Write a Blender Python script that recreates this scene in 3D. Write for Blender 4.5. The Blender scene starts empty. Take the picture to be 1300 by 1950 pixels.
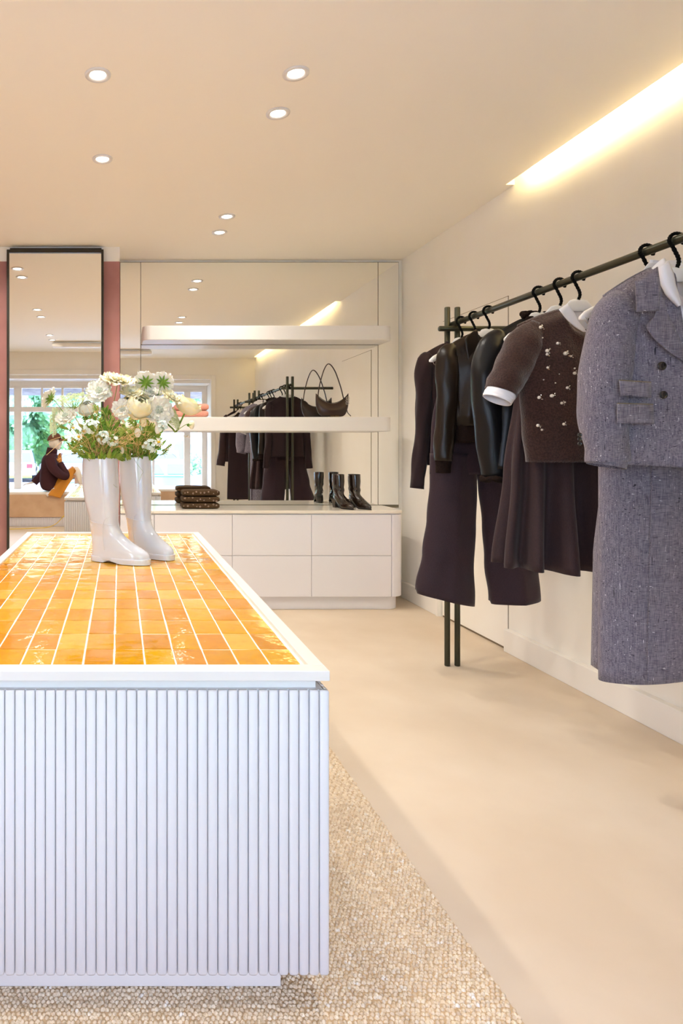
import bpy, math, random
from mathutils import Vector, Matrix
R = random.Random(7)
PI = math.pi
sin, cos = math.sin, math.cos
S = bpy.context.scene
COL = S.collection

# ------------------------------------------------------------------ camera
F = 1230.0                      # focal length in pixels of the 1300 x 1950 frame
VX, VY = 228.0, 855.0           # principal point
H = 1.10                        # eye height
cam_d = bpy.data.cameras.new('camera')
cam_d.sensor_fit = 'HORIZONTAL'
cam_d.sensor_width = 36
cam_d.lens = 36 * F / 1300
cam_d.shift_x = (650 - VX) / 1300
cam_d.shift_y = (VY - 975) / 1300
cam_d.clip_start = 0.02
cam = bpy.data.objects.new('camera', cam_d)
cam.location = (0, 0, H)
cam.rotation_euler = (PI / 2, 0, 0)
COL.objects.link(cam)
S.camera = cam

# ------------------------------------------------------------------ view, world, sun
S.view_settings.view_transform = 'Standard'
S.view_settings.look = 'None'
S.view_settings.exposure = 0.38
S.view_settings.gamma = 1.0
S.view_settings.use_curve_mapping = False
S.cycles.max_bounces = 12
S.cycles.diffuse_bounces = 6
S.cycles.glossy_bounces = 6
S.cycles.transparent_max_bounces = 12
S.cycles.sample_clamp_indirect = 6.0
S.cycles.use_denoising = True

W = bpy.data.worlds.new('world')
S.world = W
W.use_nodes = True
nt = W.node_tree
nt.nodes.clear()
wo = nt.nodes.new('ShaderNodeOutputWorld')
bg = nt.nodes.new('ShaderNodeBackground')
tc = nt.nodes.new('ShaderNodeTexCoord')
sx = nt.nodes.new('ShaderNodeSeparateXYZ')
mr = nt.nodes.new('ShaderNodeMapRange')
mr.inputs[1].default_value = 0.0; mr.inputs[2].default_value = 0.7
rp = nt.nodes.new('ShaderNodeValToRGB')
rp.color_ramp.elements[0].color = (0.68, 0.74, 1.0, 1)
rp.color_ramp.elements[1].color = (0.50, 0.60, 1.0, 1)
nt.links.new(tc.outputs['Generated'], sx.inputs[0])
nt.links.new(sx.outputs[2], mr.inputs[0])
nt.links.new(mr.outputs[0], rp.inputs[0])
nt.links.new(rp.outputs[0], bg.inputs[0])
bg.inputs[1].default_value = 13.5
nt.links.new(bg.outputs[0], wo.inputs[0])

def lamp(name, typ, loc, rot, energy, color, **kw):
    l = bpy.data.lights.new(name, typ)
    l.energy = energy; l.color = color
    for k, v in kw.items(): setattr(l, k, v)
    o = bpy.data.objects.new(name, l)
    o.location = loc; o.rotation_euler = rot
    COL.objects.link(o)
    return o
SKYC = (0.80, 0.88, 1.0)
# sun high over the roof of the shop: lights the street, not the room
lamp('sun', 'SUN', (0, -5, 12), (math.radians(-42), 0, math.radians(-25)), 8.0, (1, .96, .88), angle=math.radians(0.6))
# the bay window marked as the way the sky light comes in (a portal only guides sampling, it gives no light itself)
lp = lamp('window_portal', 'AREA', (-0.2, -0.93, 1.30), (PI / 2, 0, 0), 1, (1, 1, 1), shape='RECTANGLE', size=3.2, size_y=1.62)
lp.data.cycles.is_portal = True
DOWN_W = 29          # one ceiling spot
WARM = (1.0, 0.94, 0.86)

# ------------------------------------------------------------------ materials
MATS = {}
def lin(c):
    return tuple((x / 12.92 if x <= .04045 else ((x + .055) / 1.055) ** 2.4) for x in c)
def rgb(r, g, b): return lin((r / 255, g / 255, b / 255))
def mat(name, col, rough=.5, spec=.5, metal=0, noise=None, col2=None, bump=0, bscale=100, coat=0, sheen=0,
        emit=None, estr=0, objvar=None, stretch=(1, 1, 1), detail=3, bdist=.002):
    if name in MATS: return MATS[name]
    m = bpy.data.materials.new(name)
    m.use_nodes = True
    t = m.node_tree; N = t.nodes; L = t.links
    b = N['Principled BSDF']
    b.inputs['Base Color'].default_value = (*col, 1)
    b.inputs['Roughness'].default_value = rough
    b.inputs['Specular IOR Level'].default_value = spec
    b.inputs['Metallic'].default_value = metal
    b.inputs['Coat Weight'].default_value = coat
    b.inputs['Coat Roughness'].default_value = .05
    b.inputs['Sheen Weight'].default_value = sheen
    if emit:
        b.inputs['Emission Color'].default_value = (*emit, 1)
        b.inputs['Emission Strength'].default_value = estr
    co = None
    if noise or bump:
        c = N.new('ShaderNodeTexCoord'); mp = N.new('ShaderNodeMapping')
        mp.inputs['Scale'].default_value = stretch
        L.new(c.outputs['Object'], mp.inputs[0]); co = mp.outputs[0]
    if noise:
        n = N.new('ShaderNodeTexNoise'); n.inputs['Scale'].default_value = noise; n.inputs['Detail'].default_value = detail
        L.new(co, n.inputs['Vector'])
        r = N.new('ShaderNodeValToRGB')
        r.color_ramp.elements[0].position = .35; r.color_ramp.elements[1].position = .65
        r.color_ramp.elements[0].color = (*(col2 or col), 1); r.color_ramp.elements[1].color = (*col, 1)
        L.new(n.outputs[0], r.inputs[0]); out = r.outputs[0]
        L.new(out, b.inputs['Base Color'])
    if objvar:
        oi = N.new('ShaderNodeObjectInfo')
        hs = N.new('ShaderNodeValToRGB')
        els = hs.color_ramp.elements
        hs.color_ramp.interpolation = 'CONSTANT'
        while len(els) < len(objvar): els.new(.5)
        for i, c in enumerate(objvar):
            els[i].position = i / len(objvar); els[i].color = (*c, 1)
        L.new(oi.outputs['Random'], hs.inputs[0])
        mx = N.new('ShaderNodeMix'); mx.data_type = 'RGBA'; mx.blend_type = 'MULTIPLY'; mx.inputs[0].default_value = 1
        L.new(hs.outputs[0], mx.inputs[6])
        if noise: L.new(out, mx.inputs[7])
        else: mx.inputs[7].default_value = (*col, 1)
        L.new(mx.outputs[2], b.inputs['Base Color'])
    if bump:
        n2 = N.new('ShaderNodeTexNoise'); n2.inputs['Scale'].default_value = bscale; n2.inputs['Detail'].default_value = 3
        L.new(co, n2.inputs['Vector'])
        bp = N.new('ShaderNodeBump'); bp.inputs['Strength'].default_value = bump; bp.inputs['Distance'].default_value = bdist
        L.new(n2.outputs[0], bp.inputs['Height']); L.new(bp.outputs[0], b.inputs['Normal'])
    MATS[name] = m
    return m

M_wall = mat('wall paint', rgb(247, 243, 234), .9, .3, noise=3, col2=rgb(245, 240, 229), bump=.15, bscale=60)
M_ceil = mat('ceiling paint', rgb(251, 245, 230), .95, .2)
M_pink = mat('pink plaster', rgb(184, 134, 128), .85, .3, noise=4, col2=rgb(170, 120, 114), bump=.2, bscale=30)
M_trim = mat('trim paint', rgb(244, 240, 232), .5, .4)
M_floor = mat('microcement', rgb(216, 200, 178), .55, .35, noise=2.2, col2=rgb(207, 189, 165), bump=.05, bscale=9, detail=8)
M_white = mat('white lacquer', rgb(227, 224, 219), .35, .5)
M_flute = mat('white painted flutes', rgb(213, 213, 215), .45, .4)
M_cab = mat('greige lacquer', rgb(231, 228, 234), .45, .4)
M_counter = mat('counter stone', rgb(236, 228, 214), .12, .6)
M_rack = mat('dark olive metal', rgb(66, 66, 52), .35, .5, metal=.6)
M_frame = mat('dark mirror frame', rgb(50, 44, 34), .4, .5, metal=.3)
M_mirror = mat('mirror', (.93, .94, .92), .0, .5, metal=1)
M_seam = mat('mirror seam', rgb(120, 112, 90), .5)
M_grout = mat('grout', rgb(250, 240, 222), .8)
M_dark = mat('shadow gap', rgb(120, 104, 80), .8)
M_boot = mat('white gloss rubber', rgb(216, 221, 236), .10, .6, coat=.8)
M_soil = mat('stem filling', rgb(70, 80, 40), .9)
M_hook = mat('black velvet hook', rgb(16, 16, 14), .95, .1)
M_hang = mat('white hanger', rgb(232, 230, 228), .35)
M_metal = mat('steel', (.75, .73, .7), .2, metal=1)
M_gold = mat('gold', rgb(190, 150, 80), .3, metal=1)
M_patent = mat('patent brown leather', rgb(30, 20, 13), .10, .5, coat=.5, bump=.25, bscale=22, bdist=.01)
M_bag = mat('brown bag leather', rgb(46, 29, 21), .30, .4, bump=.1, bscale=60)
M_jean = mat('dark brown denim', rgb(78, 58, 38), .9, .2, noise=220, col2=rgb(60, 44, 28))
M_blush = mat('blush knit', rgb(226, 160, 140), .9, .2, noise=150, col2=rgb(214, 148, 128), sheen=.2)
M_embr = mat('embroidery', rgb(205, 180, 165), .8)
M_tweeddark = mat('dark twill', rgb(40, 28, 24), .9, .2)

def tile_material():
    m = bpy.data.materials.new('amber glazed tile'); m.use_nodes = True
    t = m.node_tree; N = t.nodes; L = t.links; b = N['Principled BSDF']
    oi = N.new('ShaderNodeObjectInfo')
    rp = N.new('ShaderNodeValToRGB'); e = rp.color_ramp.elements
    cols = [rgb(214, 158, 12), rgb(208, 144, 14), rgb(217, 164, 22), rgb(203, 136, 16), rgb(214, 154, 8), rgb(217, 174, 66), rgb(209, 140, 30)]
    rp.color_ramp.interpolation = 'CONSTANT'
    while len(e) < len(cols): e.new(.5)
    for i, c in enumerate(cols): e[i].position = i / len(cols); e[i].color = (*c, 1)
    L.new(oi.outputs['Random'], rp.inputs[0])
    g = N.new('ShaderNodeNewGeometry')
    n = N.new('ShaderNodeTexNoise'); n.inputs['Scale'].default_value = 38; n.inputs['Detail'].default_value = 2
    L.new(g.outputs['Position'], n.inputs['Vector'])
    mx = N.new('ShaderNodeMix'); mx.data_type = 'RGBA'; mx.blend_type = 'MULTIPLY'
    mr = N.new('ShaderNodeMapRange'); mr.inputs[1].default_value = .45; mr.inputs[2].default_value = .75
    L.new(n.outputs[0], mr.inputs[0]); L.new(mr.outputs[0], mx.inputs[0])
    L.new(rp.outputs[0], mx.inputs[6]); mx.inputs[7].default_value = (.94, .86, .72, 1)
    L.new(mx.outputs[2], b.inputs['Base Color'])
    b.inputs['Roughness'].default_value = .05
    b.inputs['Specular IOR Level'].default_value = .9
    n2 = N.new('ShaderNodeTexNoise'); n2.inputs['Scale'].default_value = 24; n2.inputs['Detail'].default_value = 3
    L.new(g.outputs['Position'], n2.inputs['Vector'])
    bp = N.new('ShaderNodeBump'); bp.inputs['Strength'].default_value = .38; bp.inputs['Distance'].default_value = .004
    L.new(n2.outputs[0], bp.inputs['Height']); L.new(bp.outputs[0], b.inputs['Normal'])
    return m
M_tile = tile_material()

def glass_material():
    m = bpy.data.materials.new('window glass'); m.use_nodes = True
    t = m.node_tree; N = t.nodes; L = t.links
    N.remove(N['Principled BSDF'])
    tr = N.new('ShaderNodeBsdfTransparent'); tr.inputs[0].default_value = (.95, .98, .97, 1)
    gl = N.new('ShaderNodeBsdfGlossy'); gl.inputs['Roughness'].default_value = .02
    fr = N.new('ShaderNodeFresnel'); fr.inputs[0].default_value = 1.35
    mx = N.new('ShaderNodeMixShader')
    L.new(fr.outputs[0], mx.inputs[0]); L.new(tr.outputs[0], mx.inputs[1]); L.new(gl.outputs[0], mx.inputs[2])
    L.new(mx.outputs[0], N['Material Output'].inputs[0])
    return m
M_glass = glass_material()

def cloth_material(name, base, dark, light=None, scale=700, rough=.85, slub=False, sheen=.15, fleck=0):
    """woven cloth: fine crossing threads; slub adds long dark and pale yarn flecks"""
    m = bpy.data.materials.new(name); m.use_nodes = True
    t = m.node_tree; N = t.nodes; L = t.links; b = N['Principled BSDF']
    c = N.new('ShaderNodeTexCoord')
    def nz(sc, st, det=2):
        mp = N.new('ShaderNodeMapping'); mp.inputs['Scale'].default_value = st
        L.new(c.outputs['Object'], mp.inputs[0])
        n = N.new('ShaderNodeTexNoise'); n.inputs['Scale'].default_value = sc; n.inputs['Detail'].default_value = det
        L.new(mp.outputs[0], n.inputs['Vector']); return n.outputs[0]
    def ramp(src, lo, hi):
        r = N.new('ShaderNodeMapRange'); r.inputs[1].default_value = lo; r.inputs[2].default_value = hi
        L.new(src, r.inputs[0]); return r.outputs[0]
    def mix(f, a, bb):
        x = N.new('ShaderNodeMix'); x.data_type = 'RGBA'
        L.new(f, x.inputs[0])
        for s, i in ((a, 6), (bb, 7)):
            if isinstance(s, tuple): x.inputs[i].default_value = (*s, 1)
            else: L.new(s, x.inputs[i])
        return x.outputs[2]
    h1 = nz(scale, (.08, 1, 1)); v1 = nz(scale, (1, 1, .08))
    f = N.new('ShaderNodeMath'); f.operation = 'ADD'; L.new(h1, f.inputs[0]); L.new(v1, f.inputs[1])
    out = mix(ramp(f.outputs[0], .8, 1.2), dark, base)
    if slub:
        out = mix(ramp(nz(260, (.12, 1, 1)), .66, .72), out, tuple(x * .22 for x in dark))
        out = mix(ramp(nz(230, (1, 1, .10)), .68, .74), out, tuple(x * .3 for x in dark))
        out = mix(ramp(nz(300, (.2, 1, .8)), .70, .75), out, light)
        out = mix(ramp(nz(280, (.8, 1, .15)), .70, .76), out, light)
    L.new(out, b.inputs['Base Color'])
    b.inputs['Roughness'].default_value = rough
    b.inputs['Specular IOR Level'].default_value = .2
    b.inputs['Sheen Weight'].default_value = sheen
    bp = N.new('ShaderNodeBump'); bp.inputs['Strength'].default_value = .25; bp.inputs['Distance'].default_value = .001
    L.new(f.outputs[0], bp.inputs['Height']); L.new(bp.outputs[0], b.inputs['Normal'])
    return m
M_tweed = cloth_material('grey tweed', rgb(132, 126, 136), rgb(94, 89, 103), rgb(212, 208, 214), scale=420, slub=True)
M_plum = cloth_material('plum brown twill', rgb(54, 38, 45), rgb(41, 28, 36), scale=900, sheen=.1, rough=.7)
M_plum2 = cloth_material('brown wool twill', rgb(60, 42, 42), rgb(45, 31, 35), scale=900, sheen=.1, rough=.7)
M_jersey = cloth_material('dark brown jersey', rgb(44, 29, 31), rgb(35, 22, 25), scale=1400, sheen=.1)
M_mohair = mat('brown mohair', rgb(68, 47, 42), .95, .1, noise=160, col2=rgb(47, 32, 30), bump=.8, bscale=220, sheen=.4, bdist=.003)
M_fuzz = mat('mohair fibre', rgb(78, 54, 49), .95, .1)
M_shirt = mat('white cotton', rgb(238, 236, 240), .85, .2, bump=.1, bscale=40)
M_leather = mat('brown leather', rgb(30, 22, 16), .34, .25, bump=.25, bscale=90)
M_leather2 = mat('black leather', rgb(18, 18, 20), .34, .25, bump=.15, bscale=120)
M_rib = mat('dark rib knit', rgb(34, 22, 18), .95, .1, noise=200, col2=rgb(24, 16, 14))
M_fur = mat('dark shearling', rgb(34, 24, 20), 1, .1, bump=1, bscale=300, bdist=.004)
M_button = mat('dark button', rgb(30, 24, 24), .2, .6)
M_pearl = mat('pearl', rgb(226, 220, 212), .12, .7, metal=.5)

# ------------------------------------------------------------------ geometry helpers
class G:
    def __init__(s): s.v = []; s.f = []
    def box(s, x0, x1, y0, y1, z0, z1):
        n = len(s.v)
        s.v += [(x0, y0, z0), (x1, y0, z0), (x1, y1, z0), (x0, y1, z0), (x0, y0, z1), (x1, y0, z1), (x1, y1, z1), (x0, y1, z1)]
        s.f += [tuple(n + i for i in q) for q in ((0, 3, 2, 1), (4, 5, 6, 7), (0, 1, 5, 4), (1, 2, 6, 5), (2, 3, 7, 6), (3, 0, 4, 7))]
        return s
    def loft(s, rings, cap0=True, cap1=True, closed=True):
        n = len(s.v); k = len(rings[0])
        for r in rings: s.v += [tuple(p) for p in r]
        for i in range(len(rings) - 1):
            for j in range(k if closed else k - 1):
                a = n + i * k + j; b = n + i * k + (j + 1) % k
                s.f.append((a, b, b + k, a + k))
        if cap0: s.f.append(tuple(n + j for j in range(k))[::-1])
        if cap1: s.f.append(tuple(n + (len(rings) - 1) * k + j for j in range(k)))
        return s
    def grid(s, rows): return s.loft(rows, False, False, False)
    def tube(s, pts, rad, n=10, cap=True, yflat=1.0, ref=None):
        pts = [Vector(p) for p in pts]
        rings = []
        prev = None
        for i, p in enumerate(pts):
            t = (pts[min(i + 1, len(pts) - 1)] - pts[max(i - 1, 0)])
            if t.length < 1e-9: t = Vector((0, 0, 1))
            t.normalize()
            if prev is None:
                u = Vector(ref) if ref else (Vector((0, 1, 0)) if abs(t.y) < .9 else Vector((1, 0, 0)))
            else: u = prev
            u = (u - t * u.dot(t)); u.normalize(); prev = u
            w = t.cross(u)
            r = rad[i] if isinstance(rad, (list, tuple)) else rad
            if isinstance(r, (list, tuple)): ru, rw = r
            else: ru, rw = r * yflat, r
            rings.append([p + u * (ru * cos(2 * PI * j / n)) + w * (rw * sin(2 * PI * j / n)) for j in range(n)])
        return s.loft(rings, cap, cap)
    def cyl(s, p0, p1, r, n=20, r1=None):
        return s.tube([p0, p1], [r, r if r1 is None else r1], n)
    def revolve(s, prof, c=(0, 0, 0), n=24, cap0=True, cap1=True):
        return s.loft([[(c[0] + r * cos(2 * PI * j / n), c[1] + r * sin(2 * PI * j / n), c[2] + z) for j in range(n)] for r, z in prof], cap0, cap1)
    def ball(s, c, r, n=12, m=8, sq=(1, 1, 1)):
        rings = []
        for i in range(1, m):
            a = PI * i / m
            rings.append([(c[0] + sq[0] * r * sin(a) * cos(2 * PI * j / n), c[1] + sq[1] * r * sin(a) * sin(2 * PI * j / n), c[2] - sq[2] * r * cos(a)) for j in range(n)])
        return s.loft(rings)
    def poly(s, pts):
        n = len(s.v); s.v += [tuple(p) for p in pts]; s.f.append(tuple(range(n, n + len(pts)))); return s
    def prism(s, pts, d):
        """closed outline pts extruded by vector d"""
        d = Vector(d)
        return s.loft([[Vector(p) for p in pts], [Vector(p) + d for p in pts]])
    def add(s, o, mtx=None):
        n = len(s.v)
        s.v += [tuple(mtx @ Vector(p)) if mtx else p for p in o.v]
        s.f += [tuple(n + i for i in f) for f in o.f]; return s
    def mesh(s, name, m, smooth=False):
        me = bpy.data.meshes.new(name)
        me.from_pydata([tuple(p) for p in s.v], [], s.f)
        me.update()
        import bmesh
        bm = bmesh.new(); bm.from_mesh(me); bmesh.ops.recalc_face_normals(bm, faces=bm.faces); bm.to_mesh(me); bm.free()
        if m: me.materials.append(m)
        if smooth:
            me.polygons.foreach_set('use_smooth', [True] * len(me.polygons))
        return me
    def obj(s, name, m, parent=None, smooth=False, bevel=0, seg=2, solid=0, sub=0, offset=0, local=False):
        """world coordinates unless local; a parent is an Empty or an object without rotation"""
        if parent is not None and not local:
            base = Vector((0, 0, 0)); q = parent
            while q is not None: base += q.location; q = q.parent
            s.v = [(p[0] - base.x, p[1] - base.y, p[2] - base.z) for p in s.v]
        o = bpy.data.objects.new(name, s.mesh(name, m, smooth or bevel > 0 and False))
        COL.objects.link(o)
        if parent is not None: o.parent = parent
        if solid:
            md = o.modifiers.new('s', 'SOLIDIFY'); md.thickness = solid; md.offset = offset
        if bevel:
            md = o.modifiers.new('b', 'BEVEL'); md.width = bevel; md.segments = seg; md.limit_method = 'ANGLE'; md.angle_limit = math.radians(40)
        if sub:
            md = o.modifiers.new('u', 'SUBSURF'); md.levels = sub; md.render_levels = sub
        return o
def tag(o, label, cat, group=None, kind=None):
    o['label'] = label; o['category'] = cat
    if group: o['group'] = group
    if kind: o['kind'] = kind
    return o
def thing(name, loc, label, cat, group=None, rz=0):
    o = bpy.data.objects.new(name, None); o.empty_display_size = .05
    o.location = loc; o.rotation_euler = (0, 0, rz)
    COL.objects.link(o)
    return tag(o, label, cat, group)
def struct(o): o['kind'] = 'structure'; return o
def link_copy(o, parent=None):
    c = o.copy(); COL.objects.link(c); c.parent = parent
    return c
def P(x, y, d): return ((x - VX) * d / F, d, H - (y - VY) * d / F)    # a pixel of the photograph at depth d
def lerp(a, b, t): return a + (b - a) * t
def interp(tab, t):
    if t <= tab[0][0]: return tab[0][1]
    for (a, p), (b, q) in zip(tab, tab[1:]):
        if t <= b:
            k = (t - a) / (b - a); k = k * k * (3 - 2 * k)
            return p + (q - p) * k
    return tab[-1][1]
def smooth_path(pts, n=6):
    """Catmull-Rom through points"""
    p = [Vector(q) for q in pts]; p = [2 * p[0] - p[1]] + p + [2 * p[-1] - p[-2]]
    out = []
    for i in range(1, len(p) - 2):
        for k in range(n):
            t = k / n
            out.append(.5 * ((2 * p[i]) + (p[i + 1] - p[i - 1]) * t + (2 * p[i - 1] - 5 * p[i] + 4 * p[i + 1] - p[i + 2]) * t * t + (3 * p[i] - p[i - 1] - 3 * p[i + 1] + p[i + 2]) * t ** 3))
    out.append(p[-2]); return out

# ================================================================== ROOM
XW = 2.12; XL = -3.0; YB = 4.86; YF = -0.45; ZC = 2.52
struct(G().box(XL, XW, YF - .62, YB, -.08, 0).obj('floor', M_floor))
c = G()
c.box(XL, 2.072, YF, YB, ZC, ZC + .02)
c.box(2.072, XW, 3.47, YB, ZC, ZC + .02); c.box(2.072, XW, YF, -.30, ZC, ZC + .02)
struct(c.obj('ceiling', M_ceil))
c = G()      # the recess of the light slot above the ceiling
c.box(2.035, 2.05, -.3, 3.47, ZC + .02, ZC + .13); c.box(2.035, XW, -.3, 3.47, ZC + .13, ZC + .145)
c.box(2.035, XW, 3.47, 3.485, ZC + .02, ZC + .145); c.box(2.035, XW, -.315, -.3, ZC + .02, ZC + .145)
struct(c.obj('trim_1', M_trim))
struct(G().box(XW, XW + .1, YF - .02, YB + .02, 0, ZC + .15).obj('wall_right', M_wall))
struct(G().box(XL - .1, XL, YF - .02, YB + .02, 0, ZC + .15).obj('wall_left', M_wall))
struct(G().box(XL, XW, YB, YB + .1, 0, ZC + .15).obj('wall_back', M_wall))
# pink plaster block standing forward of the mirrored niche, beige band on top
PB = 4.54
c = G().box(XL, 0, PB, YB, 0, 2.418)
struct(c.obj('wall_back_left', M_pink))
struct(G().box(XL, 0, PB, YB, 2.418, ZC).obj('trim_2', M_wall))
# front wall with the bay opening
OX0, OX1, OZ1 = -1.90, 1.43, 2.19
c = G().box(XL, OX0, YF - .1, YF, 0, ZC).box(OX1, XW, YF - .1, YF, 0, ZC).box(OX0, OX1, YF - .1, YF, OZ1, ZC).box(OX0, OX1, YF - .1, YF, 0, .40)
struct(c.obj('wall_front', M_wall))
c = G().box(OX0 - .1, OX0, -1.03, YF - .1, 0, ZC - .1).box(OX1, OX1 + .1, -1.03, YF - .1, 0, ZC - .1)
c.box(OX0, OX1, -1.03, YF - .1, 2.14, 2.2)
c.box(OX0, OX1, -1.03, -.97, 0, .46).box(OX0, OX1, -1.03, -.97, 2.08, 2.14)
struct(c.obj('wall_front_bay', M_trim))
c = G().box(OX0 - .07, OX0, YF, YF + .02, .40, OZ1 + .07).box(OX1, OX1 + .07, YF, YF + .02, .0, OZ1 + .07).box(OX0, OX1, YF, YF + .02, OZ1, OZ1 + .07)
struct(c.obj('trim_3', M_trim, bevel=.004))
# baseboards
XB = 2.087
struct(G().box(XB, XW, 4.27, YB, 0, .12).obj('baseboard_right', M_trim, bevel=.003))
struct(G().box(XB, XW, YF, 3.515, 0, .122).obj('baseboard_right_near', M_trim, bevel=.003))
# flush door in the right wall
dr = thing('door_1', (2.1, 3.88, 0), 'flush cream door in the right wall behind the clothes rack', 'door')
struct(dr); del dr['label']; del dr['category']
G().box(XW - .006, XW, 3.525, 4.235, .012, 1.932).obj('door_leaf', M_wall, dr, bevel=.001)
G().box(XW - .0015, XW, 3.522, 3.525, 0, 1.935).box(XW - .0015, XW, 4.235, 4.238, 0, 1.935).box(XW - .0015, XW, 3.522, 4.238, 1.932, 1.936).box(XW - .0015, XW, 3.525, 4.235, 0, .012).obj('door_gap', M_dark, dr)
G().box(2.085, XW, 4.243, 4.27, 0, .12).obj('door_stop', M_trim, dr)

# ---- light slot
cl = thing('cove_light', (2.06, 1.6, ZC + .05), 'long warm strip of light in the ceiling slot along the right wall', 'light')
M_led = mat('led strip', (1, 1, 1), .5, emit=(1.0, .80, .42), estr=90)
G().box(2.052, 2.060, -.2, 3.30, ZC + .05, ZC + .085).obj('light_strip', M_led, cl)
# ---- downlights
M_lens = mat('lamp lens', (1, 1, 1), .4, emit=(1.0, .93, .80), estr=9)
spots = [(.665, 2.44, 'nearest of the right pair by the light slot'), (.668, 2.73, 'second of the right pair by the light slot'),
         (.653, 3.94, 'front one of the pair nearest the back mirror'), (.653, 4.23, 'rear one of the pair nearest the back mirror'),
         (-.083, 2.45, 'upper left in the photo, above the table'), (-.085, 3.16, 'lower left in the photo, above the table'),
         (-.80, 3.92, 'seen only in the framed mirror, top of its left edge'), (-.80, 3.67, 'seen in the framed mirror, second from its top'),
         (-.82, 2.43, 'seen in the framed mirror, third from its top'), (-.82, 2.07, 'seen in the framed mirror, fourth from its top'),
         (-.84, .95, 'seen in the framed mirror, second lowest'), (-.84, .60, 'seen in the framed mirror, lowest')]
ring = G().revolve([(.030, -.001), (.036, -.006), (.049, -.005), (.050, 0), (.044, .001), (.040, .0)], n=32, cap0=False, cap1=False).mesh('trim_ring', M_white, True)
lens = G().revolve([(.0008, -.0035), (.030, -.003), (.031, 0)], n=24).mesh('lens', M_lens, True)
for x, y, where in spots:
    t = thing('ceiling_spotlight', (x, y, ZC), ('round recessed ceiling spotlight, ' + where) if where else 'round recessed ceiling spotlight above the viewer, out of the picture', 'ceiling light', 'recessed ceiling spotlights')
    for nm, me in (('trim_ring', ring), ('lens', lens)):
        o = bpy.data.objects.new(nm, me); COL.objects.link(o); o.parent = t
    l = lamp('spot_lamp', 'SPOT', (x, y, ZC - .012), (0, 0, 0), DOWN_W, WARM, spot_size=math.radians(150), spot_blend=.9, shadow_soft_size=.035)
    l.parent = t; l.location = (0, 0, -.012)
# ---- slim white ceiling unit seen in the mirrors
t = thing('ceiling_heater', (-.2, .43, ZC), 'slim white rounded bar unit fixed under the ceiling, seen in the mirrors', 'heater')
rings = []
for x, k in ((-.86, .3), (-.855, .75), (-.84, 1), (.44, 1), (.455, .75), (.46, .3)):
    rings.append([(x, .43 + .07 * k * cos(a), 2.475 + (.034 if 1 else 0) * k * sin(a)) for a in [2 * PI * j / 20 for j in range(20)]])
G().loft(rings).obj('housing', M_trim, t, smooth=True)
for x in (-.7, .28): G().box(x, x + .04, .40, .46, 2.50, ZC).obj('bracket', M_white, t)

# ================================================================== BACK WALL: mirrors, cabinet, shelves
YM = 4.84
wm = thing('wall_mirror', (1.05, YM, .683), 'frameless mirror covering the whole niche wall behind the shelves', 'mirror')
XA, XC, XD = .157, 1.934, 2.088
g = .0022
for x0, x1, z0, z1 in ((.004, XA - g, .683, 2.498), (XA + g, XC - g, .683, 1.228), (XA + g, XC - g, 1.234, 1.878), (XA + g, XC - g, 1.884, 2.498), (XC + g, XD, .683, 2.498)):
    G().box(x0, x1, YM, YM + .005, z0, z1).obj('mirror_panel', M_mirror, wm)
G().box(.0, XD + .004, YM + .006, YM + .016, .66, 2.503).obj('backing_panel', M_seam, wm)

def rounded_plan(x0, x1, y0, y1, r, right=True, left=False, n=8):
    """outline in plan; front is y0; rounded front corners"""
    p = [(x1, y1), (x0, y1)]
    if left: p += [(x0 + r - r * cos(a), y0 + r - r * sin(a)) for a in [PI / 2 * i / n for i in range(n + 1)]]
    else: p += [(x0, y0)]
    if right: p += [(x1 - r + r * sin(a), y0 + r - r * cos(a)) for a in [PI / 2 * i / n for i in range(n + 1)]]
    else: p += [(x1, y0)]
    return p
def slab(g, plan, z0, z1): return g.loft([[(x, y, z0) for x, y in plan], [(x, y, z1) for x, y in plan]])
for z0, z1, lab in ((1.881, 1.983, 'thick white floating shelf with rounded ends, upper one, empty'), (1.228, 1.329, 'thick white floating shelf with rounded ends, lower one, with bag and blush knits')):
    o = slab(G(), rounded_plan(.165, 1.955, 4.62, YM - .001, .06, True, True), z0, z1).obj('floating_shelf', M_white, bevel=.004)
    tag(o, lab, 'shelf', 'floating shelves on the mirror wall')
# cabinet
cb = thing('drawer_cabinet', (.98, 4.6, 0), 'low greige drawer cabinet with rounded right corner under the mirror', 'cabinet')
X1 = 1.95; YC = 4.40
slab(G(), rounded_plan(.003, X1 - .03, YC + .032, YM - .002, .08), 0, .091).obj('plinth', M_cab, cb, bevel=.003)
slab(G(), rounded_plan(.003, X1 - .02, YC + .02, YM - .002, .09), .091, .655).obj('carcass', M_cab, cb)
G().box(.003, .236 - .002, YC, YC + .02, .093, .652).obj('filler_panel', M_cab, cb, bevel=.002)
plan = [(X1 - .10 + .10 * sin(a), YC + .10 - .10 * cos(a)) for a in [PI / 2 * i / 10 for i in range(11)]] + [(X1, YM - .003), (X1 - .019, YM - .003)] + \
       [(X1 - .10 + .08 * sin(a), YC + .10 - .08 * cos(a)) for a in [PI / 2 * i / 10 for i in range(10, -1, -1)]]
plan = [(x + .0035 if i == 0 else x, y) for i, (x, y) in enumerate(plan)]
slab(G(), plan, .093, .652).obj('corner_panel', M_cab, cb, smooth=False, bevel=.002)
xs = [.236, .766, 1.306, 1.8505]
for i in range(3):
    for z0, z1 in ((.093, .372), (.3745, .652)):
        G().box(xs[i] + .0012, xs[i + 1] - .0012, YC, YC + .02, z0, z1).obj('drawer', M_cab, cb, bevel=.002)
slab(G(), rounded_plan(.003, X1 - .012, YC + .012, YM - .002, .09), .652, .660).obj('shadow_gap', M_cab, cb)
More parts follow.
